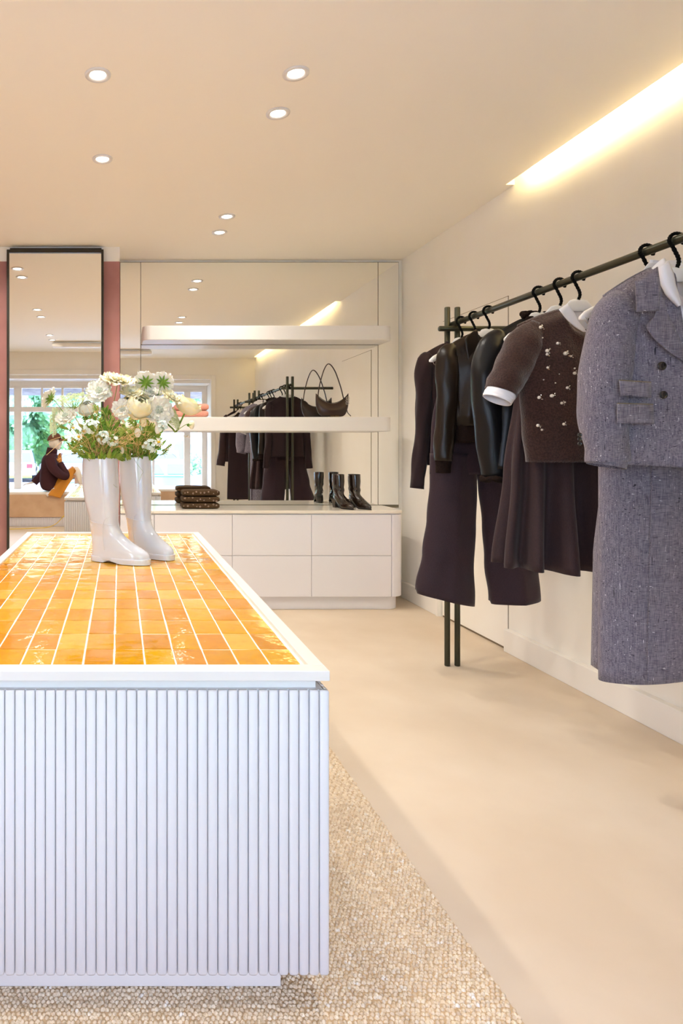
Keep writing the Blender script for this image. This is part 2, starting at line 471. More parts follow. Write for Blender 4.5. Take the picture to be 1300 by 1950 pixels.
o = slab(G(), rounded_plan(.003, X1 + .006, YC - .006, YM - .002, .10, n=12), .660, .680).obj('countertop', M_counter, bevel=.003)
tag(o, 'glossy cream countertop with rounded right corner on the drawer cabinet', 'countertop')

# framed mirror on the pink wall
fm = thing('framed_mirror', (-.45, 4.50, .02), 'tall narrow mirror in a thin dark frame on the pink wall', 'mirror')
FX0, FX1, FZ0, FZ1 = -.786, -.113, .04, 2.488
c = G().box(FX0, FX0 + .016, 4.49, PB - .001, FZ0, FZ1).box(FX1 - .016, FX1, 4.49, PB - .001, FZ0, FZ1).box(FX0 + .016, FX1 - .016, 4.49, PB - .001, FZ1 - .022, FZ1).box(FX0 + .016, FX1 - .016, 4.49, PB - .001, FZ0, FZ0 + .02)
c.obj('frame', M_frame, fm, bevel=.002)
th = math.radians(.28)
w = (FX1 - FX0) / 2 - .016; cx = (FX0 + FX1) / 2
yl, yr = 4.503 - w * math.tan(th), 4.503 + w * math.tan(th)
G().prism([(cx - w, yl, FZ0 + .02), (cx + w, yr, FZ0 + .02), (cx + w, yr, FZ1 - .022), (cx - w, yl, FZ1 - .022)], (0, .006, 0)).obj('glass', M_mirror, fm)
G().box(FX0 + .02, FX1 - .015, 4.505, PB - .001, FZ1 + .001, FZ1 + .014).obj('top_rail', M_frame, fm)

# ================================================================== DISPLAY TABLE
TX0, TX1, TY0, TY1, TZ = -.477, .405, 1.245, 3.33, .672
tb = thing('display_table', (-.036, 2.29, .0086), 'long white fluted display table topped with glossy amber tiles', 'table')
rim = .031
c = G().box(TX0, TX1, TY0, TY0 + .039, TZ - .0197, TZ).box(TX0, TX1, TY1 - rim, TY1, TZ - .0197, TZ).box(TX0, TX0 + rim, TY0 + .039, TY1 - rim, TZ - .0197, TZ).box(TX1 - rim, TX1, TY0 + .039, TY1 - rim, TZ - .0197, TZ)
c.obj('top_frame', M_white, tb, bevel=.0015)
G().box(TX0 + .022, TX1 - .022, TY0 + .02, TY1 - .022, .6334, TZ - .0197).obj('neck', M_white, tb)
G().box(TX0 + .009, TX1 - .009, TY0 + .009, TY1 - .009, .085, .6334).obj('carcass', M_flute, tb)
G().box(TX0 + .075, TX1 - .078, TY0 + .066, TY1 - .08, .0086, .085).obj('plinth', M_white, tb, bevel=.002)
G().box(TX0 + rim, TX1 - rim, TY0 + .039, TY1 - rim, TZ - .019, TZ - .0093).obj('grout_bed', M_grout, tb)
# flutes: half-round strips
def flute(r, z0, z1):
    g = G(); n = 10
    def rg(z, k):
        return [(-r * k * (abs(cos(PI * j / n)) ** .8) * (1 if j < n / 2 else -1), -.0100 * k * (sin(PI * j / n) ** .30), z) for j in range(n + 1)]
    g.loft([rg(z0, .8), rg(z0 + .004, 1), rg(z1 - .003, 1), rg(z1, .82)])
    return g
p = .0196; nfl = 45
me = flute(p / 2 - .0004, .083, .6334).mesh('flute', M_flute, True)
for i in range(nfl):
    o = bpy.data.objects.new('flute', me); COL.objects.link(o); o.parent = tb
    o.location = (TX0 + p / 2 + i * p + .036, TY0 + .0105 - 2.29, -.0086)
g = G(); fl = flute(p / 2 - .0004, .083, .6334)
for i in range(nfl): g.add(fl, Matrix.Translation((TX0 + p / 2 + i * p, TY1 - .0105, 0)) @ Matrix.Rotation(PI, 4, 'Z'))
ns = 105; q = (TY1 - TY0 - .01) / ns
for i in range(ns):
    g.add(fl, Matrix.Translation((TX1 - .0105, TY0 + .008 + q * (i + .5), 0)) @ Matrix.Rotation(PI / 2, 4, 'Z'))
    g.add(fl, Matrix.Translation((TX0 + .0105, TY0 + .008 + q * (i + .5), 0)) @ Matrix.Rotation(-PI / 2, 4, 'Z'))
o = g.obj('fluted_sides', M_flute, tb, smooth=True); o['kind'] = 'stuff'
# tiles
NX, NY = 13, 17
px_, py_ = .0633, .1183
tx0 = .368 - NX * px_; ty0 = 1.288
def tile_mesh(seed):
    r = random.Random(seed); g = G()
    a, b = px_ / 2 - .0015, py_ / 2 - .0024
    jx = lambda: r.uniform(-.0005, .0005)
    base = [(-a, -b), (a, -b), (a, b), (-a, b)]
    base = [(x + jx(), y + jx()) for x, y in base]
    rr = [[(x, y, 0) for x, y in base], [(x, y, .006) for x, y in base], [(x * .965, y * .98, .0077 + r.uniform(-.0004, .0004)) for x, y in base]]
    g.loft(rr, cap1=False)
    n = len(g.v)
    g.v.append((r.uniform(-.004, .004), r.uniform(-.01, .01), .0082))
    for j in range(4): g.f.append((n - 4 + j, n - 4 + (j + 1) % 4, n))
    return g.mesh('tile', M_tile, False)
tms = [tile_mesh(i) for i in range(9)]
for i in range(NX):
    for j in range(NY):
        o = bpy.data.objects.new('tile', R.choice(tms)); COL.objects.link(o); o.parent = tb
        o.location = (tx0 + (i + .5) * px_ + .036, ty0 + (j + .5) * py_ - 2.29, TZ - .0155 - .0086)
        o.rotation_euler = (R.uniform(-.008, .008), R.uniform(-.010, .010), PI * R.randint(0, 1) + R.uniform(-.006, .006))

# ================================================================== RUG
def rug_material():
    m = bpy.data.materials.new('woven wool'); m.use_nodes = True
    t = m.node_tree; N = t.nodes; L = t.links; b = N['Principled BSDF']
    c = N.new('ShaderNodeTexCoord')
    v = N.new('ShaderNodeTexVoronoi'); v.inputs['Scale'].default_value = 95
    L.new(c.outputs['Object'], v.inputs['Vector'])
    n = N.new('ShaderNodeTexNoise'); n.inputs['Scale'].default_value = 30; n.inputs['Detail'].default_value = 4
    L.new(c.outputs['Object'], n.inputs['Vector'])
    r = N.new('ShaderNodeValToRGB'); e = r.color_ramp.elements
    e[0].position = .0; e[0].color = (*rgb(214, 190, 156), 1); e[1].position = .5; e[1].color = (*rgb(230, 210, 180), 1)
    x = e.new(.85); x.color = (*rgb(240, 224, 196), 1); x = e.new(.95); x.color = (*rgb(246, 240, 228), 1); 
    L.new(v.outputs['Color'], r.inputs[0])
    L.new(r.outputs[0], b.inputs['Base Color'])
    b.inputs['Roughness'].default_value = .95; b.inputs['Specular IOR Level'].default_value = .1
    bp = N.new('ShaderNodeBump'); bp.inputs['Strength'].default_value = .9; bp.inputs['Distance'].default_value = .006; bp.invert = True
    L.new(v.outputs['Distance'], bp.inputs['Height']); L.new(bp.outputs[0], b.inputs['Normal'])
    return m
M_rug = rug_material()
rg = thing('rug', (-.05, 2.2, 0), 'chunky oatmeal wool loop rug under the display table', 'rug')
G().box(-.90, .772, .82, 3.75, 0, .0025).obj('backing', mat('rug backing', rgb(200, 172, 136), .95), rg)
# every loop of the pile that the camera can tell apart is geometry
g = G(); rr_ = random.Random(3)
y = .83
st = .0118
row = 0
while y < 3.74:
    st = .0098 if y < 2.0 else .016
    x = .772 - st * (.3 + .5 * (row % 2)); lim = -.90 if y < 1.36 else .34
    if y > 3.4: lim = -.9
    while x > lim:
        r = st * rr_.uniform(.50, .66); h = rr_.uniform(.0035, .0055) + (.0012 if rr_.random() < .03 else 0)
        cx, cy = x + rr_.uniform(-.002, .002), y + rr_.uniform(-.002, .002)
        n = len(g.v)
        for k in range(5):
            a = 2 * PI * k / 5 + row
            g.v.append((cx + r * cos(a), cy + r * sin(a), .0018))
        for k in range(5):
            a = 2 * PI * k / 5 + row
            g.v.append((cx + r * .62 * cos(a), cy + r * .62 * sin(a), .0024 + h * .72))
        g.v.append((cx, cy, .0022 + h))
        for k in range(5):
            a, b = n + k, n + (k + 1) % 5
            g.f.append((a, b, b + 5, a + 5)); g.f.append((a + 5, b + 5, n + 10))
        x -= st
    y += st * .92; row += 1
me = bpy.data.meshes.new('pile'); me.from_pydata([(a + .05, b - 2.2, c_) for a, b, c_ in g.v], [], g.f); me.materials.append(M_rug)
me.polygons.foreach_set('use_smooth', [True] * len(me.polygons))
o = bpy.data.objects.new('pile', me); COL.objects.link(o); o.parent = rg; o['kind'] = 'stuff'
del g

# ================================================================== BENCH, MANNEQUIN, WINDOW (seen in the mirrors)
bn = thing('window_bench', (-.2, -.5, 0), 'long plastered window bench with fluted base below the shop window', 'bench')
M_plaster = mat('tan veined plaster', rgb(214, 180, 146), .6, .3, noise=5, col2=rgb(200, 164, 130), detail=8)
M_seat = mat('pale bench top', rgb(240, 234, 224), .5, .4)
G().box(OX0 + .005, OX1 - .005, -.14, -.965, .134, .455).obj('body', M_plaster, bn, bevel=.006)
G().box(OX0 + .005, OX1 - .005, -.14, -.965, .455, .49).obj('seat', M_seat, bn, bevel=.006)
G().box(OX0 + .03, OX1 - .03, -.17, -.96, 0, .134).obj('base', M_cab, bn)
g = G(); fl2 = flute(.0095, .002, .13)
x = OX0 + .05
while x < OX1 - .05: g.add(fl2, Matrix.Translation((x, -.17, 0)) @ Matrix.Rotation(PI, 4, 'Z')); x += .02
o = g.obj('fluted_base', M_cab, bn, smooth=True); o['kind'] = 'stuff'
pth = smooth_path([(-.74, -.125, .16), (-.85, -.09, .05), (-.98, .0, .006), (-1.2, .1, .006), (-1.6, .22, .006)], 8)
o = G().tube(pth, .005, 8).obj('extension_cord', mat('yellow cord', rgb(228, 196, 60), .5), smooth=True)
tag(o, 'thin yellow cord trailing on the floor before the window bench', 'cord')

wn = bpy.data.objects.new('window_1', None); wn.location = (-.2, -1.0, .46); COL.objects.link(wn); struct(wn)
def bar(name, x0, x1, z0, z1, d=.05):
    return G().box(x0, x1, -1.0 - d / 2, -1.0 + d / 2, z0, z1).obj(name, M_trim, wn, bevel=.003)
bar('window_frame', OX0, OX0 + .07, .46, 2.08); bar('window_frame', OX1 - .075, OX1, .46, 2.08)
bar('window_frame', OX0 + .07, OX1 - .075, .46, .49); bar('window_frame', OX0 + .07, OX1 - .075, 2.04, 2.08)
bar('post', -1.577, -1.463, .49, 2.04, .08); bar('post', 1.06, 1.163, .49, 2.04, .08)
bar('transom', -1.463, 1.06, 1.675, 1.75, .07); bar('transom', OX0 + .07, -1.577, 1.675, 1.75, .06)
wt = 2.523 / 8
for i in range(1, 8): bar('mullion', -1.463 + wt * i - .017, -1.463 + wt * i + .017, 1.75, 2.04, .04)
wb = 2.523 / 5
for i in range(1, 5): bar('mullion', -1.463 + wb * i - .02, -1.463 + wb * i + .02, .49, 1.675, .05)
def pane(x0, x1, z0, z1): G().box(x0, x1, -1.003, -.998, z0, z1).obj('pane', M_glass, wn)
for i in range(8): pane(-1.463 + wt * i + .01, -1.463 + wt * (i + 1) - .01, 1.745, 2.045)
for i in range(5): pane(-1.463 + wb * i + .01, -1.463 + wb * (i + 1) - .01, .485, 1.68)
pane(OX0 + .065, -1.572, .485, 1.68); pane(OX0 + .065, -1.572, 1.745, 2.045); pane(1.158, OX1 - .07, .485, 2.045)
# ================================================================== CLOTHES RACKS
RX, RZ = 1.685, 1.732            # hanging rail
def rack(yfar, ynear, label, near_cross=True):
    t = thing('clothes_rack', (1.69, (yfar + ynear) / 2, 0), label, 'clothes rack', 'dark metal clothes racks')
    for y in (yfar, ynear):
        for x in (1.66, 1.711):
            G().tube([(x, y, 0), (x, y, .004), (x, y, 1.815), (x, y, 1.819)], [.012, .0135, .0135, .012], 20).obj('post', M_rack, t, smooth=True, bevel=.001)
        yy = y - .0275
        G().tube([(1.604, yy, 1.705), (1.607, yy, 1.705), (XW + .001, yy, 1.705)], [.011, .0135, .0135], 20).obj('crossbar', M_rack, t, smooth=True)
    G().tube([(RX, yfar + .035, RZ), (RX, yfar + .03, RZ), (RX, ynear - .07, RZ), (RX, ynear - .075, RZ)], [.011, .0135, .0135, .011], 20).obj('rail', M_rack, t, smooth=True)
rack(3.276, 1.73, 'dark metal rack of round bars holding the garments along the right wall')
rack(1.40, .30, 'dark metal rack nearer the window, seen only in the mirror')

def hanger(y, label, rz=0, side=1, ring_=True, aw=1.0):
    t = thing('hanger', (RX, y, RZ), label, 'hanger', 'white hangers with black hooks', rz)
    r0 = .0135 + .0045
    pts = [(r0 * 1.25 * cos(a) * side, 0, r0 * 1.15 * sin(a)) for a in [math.radians(q) for q in (-35, 0, 30, 60, 90, 120, 150, 180, 205, 230)]]
    pts += [(-.004 * side, 0, -.036), (.004 * side, 0, -.052), (.006 * side, 0, -.068), (0, 0, -.084)]
    pp = smooth_path(pts, 9)
    rr = [.0046 + .0014 * ((i * 7919) % 5) / 4 for i in range(len(pp))]
    G().tube(pp, rr, 8).obj('hook', M_hook, t, local=True)
    # body: centre block and two drooping arms
    rings = []
    N = 26
    for i in range(N + 1):
        s = -1 + 2 * i / N; x = s * .222; a = abs(x)
        if a < .030: zt, zb = -.081, -.128
        else:
            k = (a - .030) / .192
            zt = -.081 - .030 * min(1, k * 4) - .075 * k - .015 * k * k
            zb = zt - lerp(.034, .030, k)
        if a > .215: zt -= .008; zb += .010
        elif a > .205: zt -= .002; zb += .003
        th = lerp(.009, .014, min(1, a / .2))
        zc, hh = (zt + zb) / 2, (zt - zb) / 2
        rings.append([(x * aw, th * .5 * (abs(cos(q)) ** .7) * (1 if cos(q) > 0 else -1) - .015 * (a / .2) ** 2 * .6, zc + hh * (abs(sin(q)) ** .7) * (1 if sin(q) > 0 else -1)) for q in [2 * PI * j / 12 for j in range(12)]])
    G().loft(rings).obj('body', M_hang, t, smooth=True, local=True)
    if ring_:
        for s in (-1, 1):
            pp = [(s * (.190 + .018 * cos(a)), -.016, -.217 - .02 * sin(a)) for a in [math.radians(q) for q in range(-10, 200, 15)]]
            G().tube(pp, .0014, 6).obj('wire_loop', M_metal, t, smooth=True, local=True)
    return t

def torso(y, hw, zn, zs, nw, ndf, ndb, hem, wt, dt, nu=96, nv=40, fold=.004, kf=7, ph=0, hemf=None, bow=0, xo=0):
    """closed body hung from its shoulders. wt/dt: (v, width factor) and (v, half depth)"""
    g = G(); rings = []
    for i in range(nv + 1):
        v = i / nv; vv = v ** 1.15
        ring = []
        for j in range(nu):
            a = 2 * PI * j / nu
            ca, sa = cos(a), sin(a)
            xs = (abs(ca) ** .85) * (1 if ca > 0 else -1)
            ax = abs(xs) * hw
            if ax > nw: zt = lerp(zn, zs, ((ax - nw) / (hw - nw)) ** 1.25)
            else:
                drop = ndf if sa < 0 else ndb
                zt = zn - drop * (1 - (ax / nw) ** 2) ** .5
            hz = hem + (hemf(xs, sa) if hemf else 0)
            z = lerp(zt, hz, vv)
            w = hw * interp(wt, v)
            neck = max(0, 1 - ax / (nw * 1.6))
            d = interp(dt, v) + .03 * neck * (1 - v) ** 3
            k = 1 + (fold / max(d, .01)) * (v ** .6) * sin(kf * a + ph + 2.2 * v) + (fold * .5 / max(d, .01)) * v * sin(kf * 2.3 * a + 4 * v + ph * 2)
            ring.append((RX + xo + xs * w, y + sa * d * k * (1 if abs(sa) < 1 else 1) + bow * xs * xs, z))
        rings.append(ring)
    return g.loft(rings, False, False)

def sleeve(y, path, side=1, n=28, wr=.003, ph=0, cap0=True, yb=0, xo=0):
    """path rows: (dx, z, halfwidth, halfdepth); dx mirrored by side"""
    ctrl = smooth_path([(p[0], p[1], 0) for p in path], 7)
    m = len(path) - 1
    rings = []
    L_ = len(ctrl)
    for i, c in enumerate(ctrl):
        t = i / (L_ - 1) * m; k = min(int(t), m - 1); f = t - k
        hw = lerp(path[k][2], path[k + 1][2], f); hd = lerp(path[k][3], path[k + 1][3], f)
        a0 = ctrl[max(i - 1, 0)]; a1 = ctrl[min(i + 1, L_ - 1)]
        tx, tz = a1[0] - a0[0], a1[1] - a0[1]; q = math.hypot(tx, tz) or 1; tx /= q; tz /= q
        nx, nz = -tz, tx
        ring = []
        for j in range(n):
            a = 2 * PI * j / n
            w = 1 + wr / hw * (sin(3 * a + 9 * i / L_ + ph) + .6 * sin(5 * a - 14 * i / L_ + ph)) + wr / hw * .8 * sin(26 * i / L_ + 2 * a + ph)
            ring.append((RX + xo + side * (c[0] + nx * hw * w * cos(a)), y + yb * i / L_ + hd * w * sin(a), c[1] + nz * hw * w * cos(a)))
        rings.append(ring)
    return G().loft(rings, cap0, False)

def skirt(y, rows, nu=120, pleats=9, amp=.3, ph=0, hemf=None, xo=0, sharp=0):
    """rows: (z, halfwidth, halfdepth)"""
    g = G(); rings = []
    z0, z1 = rows[0][0], rows[-1][0]
    tw = [((z0 - z) / (z0 - z1), w) for z, w, d in rows]; td = [((z0 - z) / (z0 - z1), d) for z, w, d in rows]
    for i in range(31):
        v = i / 30; w, d = interp(tw, v), interp(td, v)
        ring = []
        for j in range(nu):
            a = 2 * PI * j / nu
            s = sin(pleats * a + ph + .5 * sin(3 * a))
            if sharp: s = (abs(s) ** .6) * (1 if s > 0 else -1)
            k = 1 + amp * v * s
            kx = 1 + amp * .12 * v * s
            ring.append((RX + xo + w * kx * cos(a), y + d * k * sin(a), lerp(z0, z1, v) + (hemf(cos(a), sin(a)) * v if hemf else 0)))
        rings.append(ring)
    return g.loft(rings, False, False)

def leg(y, rows, n=48, ph=0, wr=.005, hemf=None, xo=0):
    """rows (z, x0, x1, halfdepth)"""
    rings = []
    z0, z1 = rows[0][0], rows[-1][0]
    T = [[((z0 - r[0]) / (z0 - z1), r[k]) for r in rows] for k in (1, 2, 3)]
    for i in range(33):
        v = i / 32; a0, a1, d = (interp(t, v) for t in T)
        ring = []
        for j in range(n):
            a = 2 * PI * j / n
            k = 1 + wr / d * v * (sin(3 * a + ph + 3 * v) + .5 * sin(5 * a + 8 * v + ph)) + wr / d * .35 * sin(30 * v + 3 * a)
            kk = 1 + .012 * sin(22 * v + ph) * v
            sa = sin(a)
            crease = (1 - abs(cos(a))) ** 3 * .012 * (1 if sa > 0 else -1)
            ring.append((RX + xo + (a0 + a1) / 2 + (a1 - a0) / 2 * kk * cos(a), y + d * k * sa + crease, lerp(z0, z1, v) + (hemf(cos(a), sa) * v if hemf else 0)))
        rings.append(ring)
    return G().loft(rings, False, False)

from mathutils.bvhtree import BVHTree
def caster(*gs):
    g = G()
    for q in gs: g.add(q)
    bv = BVHTree.FromPolygons([Vector(p) for p in g.v], g.f)
    def hit(x, y, d, lift=.004):
        o = Vector((0, 0, H)); t = Vector(P(x, y, d)) - o; t.normalize()
        loc, nor, idx, dist = bv.ray_cast(o, t)
        if loc is None or abs(loc.y - d) > .25: loc = Vector(P(x, y, d))
        return loc - t * lift
    return hit
def patch(hit, left, right, d, lift=.004, n=8, m=6):
    """cloth patch between two pixel polylines laid on the garment surface"""
    def samp(pl, t):
        k = t * (len(pl) - 1); i = min(int(k), len(pl) - 2); f = k - i
        return lerp(pl[i][0], pl[i + 1][0], f), lerp(pl[i][1], pl[i + 1][1], f)
    rows = []
    for i in range(n + 1):
        a = samp(left, i / n); b = samp(right, i / n)
        rows.append([hit(lerp(a[0], b[0], j / m), lerp(a[1], b[1], j / m), d, lift if not callable(lift) else lift(i / n, j / m)) for j in range(m + 1)])
    return G().grid(rows)
def cloth(g, name, m, t, **k):
    return g.obj(name, m, t, smooth=True, **{'solid': .0022, **k})

# ---- 1: dark brown long-sleeved jersey top, farthest from the camera
y = 3.19
hanger(y, 'farthest white hanger on the rack, inside the dark brown long-sleeved top', aw=.87, side=1)
t = thing('knit_top', (RX, y, RZ - .1), 'plain dark brown long-sleeved knit top, farthest garment on the rack', 'top')
b = torso(y, .215, 1.625, 1.548, .075, .055, .02, 1.02, [(0, 1), (.2, .80), (.6, .72), (1, .76)], [(0, .006), (.12, .035), (.4, .05), (1, .055)], kf=4)
cloth(b, 'body', M_jersey, t)
for s in (-1, 1):
    cloth(sleeve(y, [(.150, 1.558, .028, .015), (.181, 1.528, .036, .03), (.186, 1.42, .038, .034), (.188, 1.25, .036, .03), (.200, 1.07, .034, .028), (.217, .905, .032, .026)], s, ph=s), 'sleeve', M_jersey, t)
g = G().tube([(RX + .075 * cos(a), y - .012 + .035 * sin(a), 1.627 - (.052 if sin(a) < 0 else .018) * abs(sin(a))) for a in [2 * PI * j / 40 for j in range(41)]], .006, 8)
g.obj('neckband', M_jersey, t, smooth=True)
# ---- 2: wide plum trousers
y = 3.075
hanger(y, 'second white hanger from the back of the rack, carrying the wide trousers', side=1, rz=.05)
t = thing('trousers', (RX, y, 1.45), 'wide-legged plum brown trousers hanging below the leather jacket', 'trousers')
wg = skirt(y, [(1.46, .165, .03), (1.42, .168, .035), (1.2, .20, .05), (.98, .208, .055)], pleats=5, amp=.06)
cloth(wg, 'hip', M_plum, t)
cloth(leg(y, [(1.08, -.207, .012, .05), (.93, -.207, .010, .055), (.75, -.222, .004, .06), (.58, -.243, -.006, .065), (.40, -.276, -.002, .075)], ph=.7, hemf=lambda c, s: -.03 * c - .015 * (s < 0)), 'leg', M_plum, t)
cloth(leg(y + .01, [(1.08, .0, .207, .05), (.93, .030, .215, .055), (.75, .050, .25, .06), (.58, .060, .30, .065), (.385, .082, .318, .07)], ph=2.7, hemf=lambda c, s: .01 * c - .012 * (s < 0)), 'leg', M_plum, t)
cloth(skirt(y, [(1.475, .166, .032), (1.435, .168, .036)], pleats=2, amp=.0), 'waistband', M_plum, t)
# ---- 3: leather bomber jacket
y = 2.955
hanger(y, 'third white hanger from the back, its centre block in the leather jacket collar', aw=.87, side=1, rz=-.04)
t = thing('leather_jacket', (RX, y, RZ - .1), 'short brown leather bomber jacket with pointed collar and ribbed cuffs', 'jacket')
b = torso(y, .212, 1.635, 1.553, .062, .115, .015, 1.205, [(0, 1), (.2, .86), (.55, .78), (.9, .82), (1, .74)], [(0, .01), (.12, .045), (.4, .07), (.9, .08), (1, .062)], kf=6, fold=.006)
cloth(b, 'body', M_leather, t)
cloth(torso(y, .157, 1.212, 1.212, .05, 0, 0, 1.128, [(0, 1), (.5, .99), (1, .97)], [(0, .058), (1, .052)], nv=8, fold=.001), 'hem_rib', M_rib, t)
for s in (-1, 1):
    cloth(sleeve(y, [(.150, 1.560, .034, .02), (.182, 1.525, .050, .036), (.186, 1.42, .050, .045), (.188, 1.30, .046, .043), (.200, 1.16, .043, .04), (.206, 1.045, .038, .034)], s, ph=s * 2, wr=.0018), 'sleeve', M_leather, t)
    cloth(sleeve(y, [(.206, 1.052, .034, .030), (.206, 1.02, .032, .028), (.206, .99, .031, .027)], s, cap0=False, wr=.0005), 'cuff', M_rib, t)
hit = caster(b)
dd = 2.92
M0 = 935
for s in (-1, 1):
    f = lambda pl: [(M0 + s * (M0 - x), yy) for x, yy in pl]
    g = patch(hit, f([(906, 627), (884, 643), (887, 668), (893, 698)]), f([(908, 628), (912, 645), (916, 660), (919, 675)]), dd, lift=lambda a, b_: .022 - .008 * a)
    g.obj('collar', M_leather, t, smooth=True, solid=.004)
g = patch(hit, [(933, 690), (934, 818)], [(937, 690), (937, 818)], dd, .004); g.obj('zip', M_metal, t, solid=.002)
g = G().box(RX - .03, RX + .03, y + .02, y + .024, 1.52, 1.60); g.obj('neck_label', M_shirt, t)
patch(hit, [(869, 742), (874, 790)], [(871, 741), (876, 789)], dd, .002).obj('pocket_welt', M_leather, t, solid=.003)
# ---- 4: black leather coat with shearling edges
y = 2.60
hanger(y, 'white hanger inside the black shearling-trimmed leather coat', aw=.87, side=1)
t = thing('shearling_coat', (RX, y, RZ - .1), 'dark leather coat with black shearling collar and cuffs', 'coat')
b = torso(y, .20, 1.63, 1.545, .05, .12, .01, 1.02, [(0, 1), (.25, .95), (.6, .98), (1, 1.05)], [(0, .012), (.12, .05), (.4, .075), (1, .09)], kf=5, fold=.007)
cloth(b, 'body', M_leather2, t)
for s in (-1, 1):
    cloth(sleeve(y, [(.140, 1.555, .045, .03), (.185, 1.50, .060, .045), (.207, 1.40, .060, .055), (.205, 1.28, .058, .055), (.190, 1.13, .054, .05), (.172, .99, .050, .045)], s, ph=s * 2 + 1, wr=.0015), 'sleeve', M_leather2, t)
    pts = [(RX + s * .172 + .050 * cos(a), y + .045 * sin(a), .980 + .004 * sin(5 * a)) for a in [2 * PI * j / 24 for j in range(25)]]
    G().tube(pts, [.011 + .002 * ((j * 37) % 5) / 4 for j in range(25)], 8).obj('shearling_cuff', M_fur, t, smooth=True)
g = G(); rf = random.Random(5)
for a in [PI * (.0 + 1.0 * j / 14) for j in range(15)]:
    for q in range(5):
        g.ball((RX + .058 * cos(a) + rf.uniform(-.006, .006), y + .045 * sin(a) - .01, 1.638 + .010 * sin(a) + rf.uniform(-.012, .006)), rf.uniform(.009, .014), 7, 5)
for s in (-1, 1):
    for i in range(16):
        for q in range(2):
            k = i / 15
            g.ball((RX + s * lerp(.060, .018, k) + rf.uniform(-.008, .008), y - .02 - .06 * min(1, k * 2.2), 1.632 - .23 * k), rf.uniform(.010, .015), 7, 5)
g.obj('shearling_collar', M_fur, t, smooth=True)['kind'] = 'stuff'
# ---- 5: pleated skirt
y = 2.475
hanger(y, 'white hanger carrying the pleated skirt, its arm showing against the dark coat', side=1, rz=.03)
t = thing('pleated_skirt', (RX, y, 1.44), 'knee-length brown pleated skirt hanging behind the beaded sweater', 'skirt')
g = skirt(y, [(1.44, .15, .035), (1.35, .165, .045), (1.0, .20, .06), (.645, .232, .075)], pleats=11, amp=.75, ph=.6, sharp=1, hemf=lambda c, s: .018 * abs(c) - .01 * (s < 0))
cloth(g, 'panel', M_plum2, t)
cloth(skirt(y, [(1.465, .151, .037), (1.43, .152, .038)], pleats=2, amp=0), 'waistband', M_plum2, t)
# ---- 6: short-sleeved mohair sweater over a white shirt
y = 2.375
hanger(y, 'white hanger with its centre block inside the white shirt collar of the beaded sweater', aw=.9, side=1)
t = thing('beaded_sweater', (RX, y, RZ - .1), 'short-sleeved brown mohair sweater sprinkled with pearls over a white collar', 'sweater')
b = torso(y, .222, 1.612, 1.557, .076, .082, .02, 1.052, [(0, 1), (.2, .98), (.5, .95), (.8, .90), (1, .84)], [(0, .016), (.12, .05), (.4, .072), (.8, .075), (1, .062)], kf=4, fold=.004)
cloth(b, 'body', M_mohair, t, solid=.005)
sl = []
for s in (-1, 1):
    q = sleeve(y, [(.150, 1.548, .043, .03), (.190, 1.492, .064, .048), (.228, 1.425, .064, .055), (.262, 1.355, .058, .055), (.284, 1.308, .053, .052)], s, ph=s, wr=.002)
    sl.append(q)
    cloth(G().add(q), 'sleeve', M_mohair, t, solid=.005)
    q2 = sleeve(y, [(.278, 1.318, .050, .048), (.290, 1.298, .050, .048), (.299, 1.279, .049, .046)], s, cap0=False, wr=.0008)
    cloth(q2, 'shirt_cuff', M_shirt, t, solid=.003)
hit = caster(b)
dd = 2.30
MX = 228 + RX * F / 2.31
for s in (-1, 1):
    f = lambda pl: [(MX + s * (MX - x - 14), yy) for x, yy in pl] if s > 0 else [(MX - (MX - x - 14), yy) for x, yy in pl]
for s in (-1, 1):
    f = lambda pl: [(MX + s * (1109 - x), yy) for x, yy in pl]
    patch(hit, f([(1048, 589), (1062, 608), (1080, 624), (1094, 632)]), f([(1064, 578), (1074, 592), (1085, 612), (1100, 632)]), dd, lift=lambda a, b_: .010).obj('shirt_collar', M_shirt, t, smooth=True, solid=.004)
G().box(RX - .055, RX + .055, y + .028, y + .032, 1.50, 1.612).obj('shirt_neck_lining', M_shirt, t)
G().box(RX - .022, RX + .022, y + .024, y + .027, 1.53, 1.575).obj('neck_label', M_hang, t)
pl = [(875, 270, 9), (887, 335, 4), (980, 370, 8), (915, 416, 10), (915, 438, 8), (1028, 432, 11), (1062, 450, 6), (918, 520, 7), (893, 595, 4), (966, 615, 4), (1040, 645, 8), (865, 705, 9), (943, 695, 10), (1005, 740, 8), (1025, 735, 5), (858, 878, 9), (882, 905, 6), (1018, 870, 8), (1085, 555, 9), (1085, 525, 5), (990, 560, 3)]
rf = random.Random(9)
for x, yy, r in pl:
    x = x / 3.25 + 760; yy = yy / 3.25 + 540; r = r / 3.25 * 2.3 / F
    q = hit(x, yy, dd, .005)
    G().ball(q, r * 1.15, 12, 8).obj('pearl', M_pearl, t, smooth=True)
    if r > .003:
        g = G()
        for k in range(4):
            g.ball(q + Vector((rf.uniform(.4, 1) * r * 2.4, 0, rf.uniform(-1.6, 1.6) * r)), r * .38, 6, 4)
        g.obj('crystals', M_metal, t)['kind'] = 'stuff'
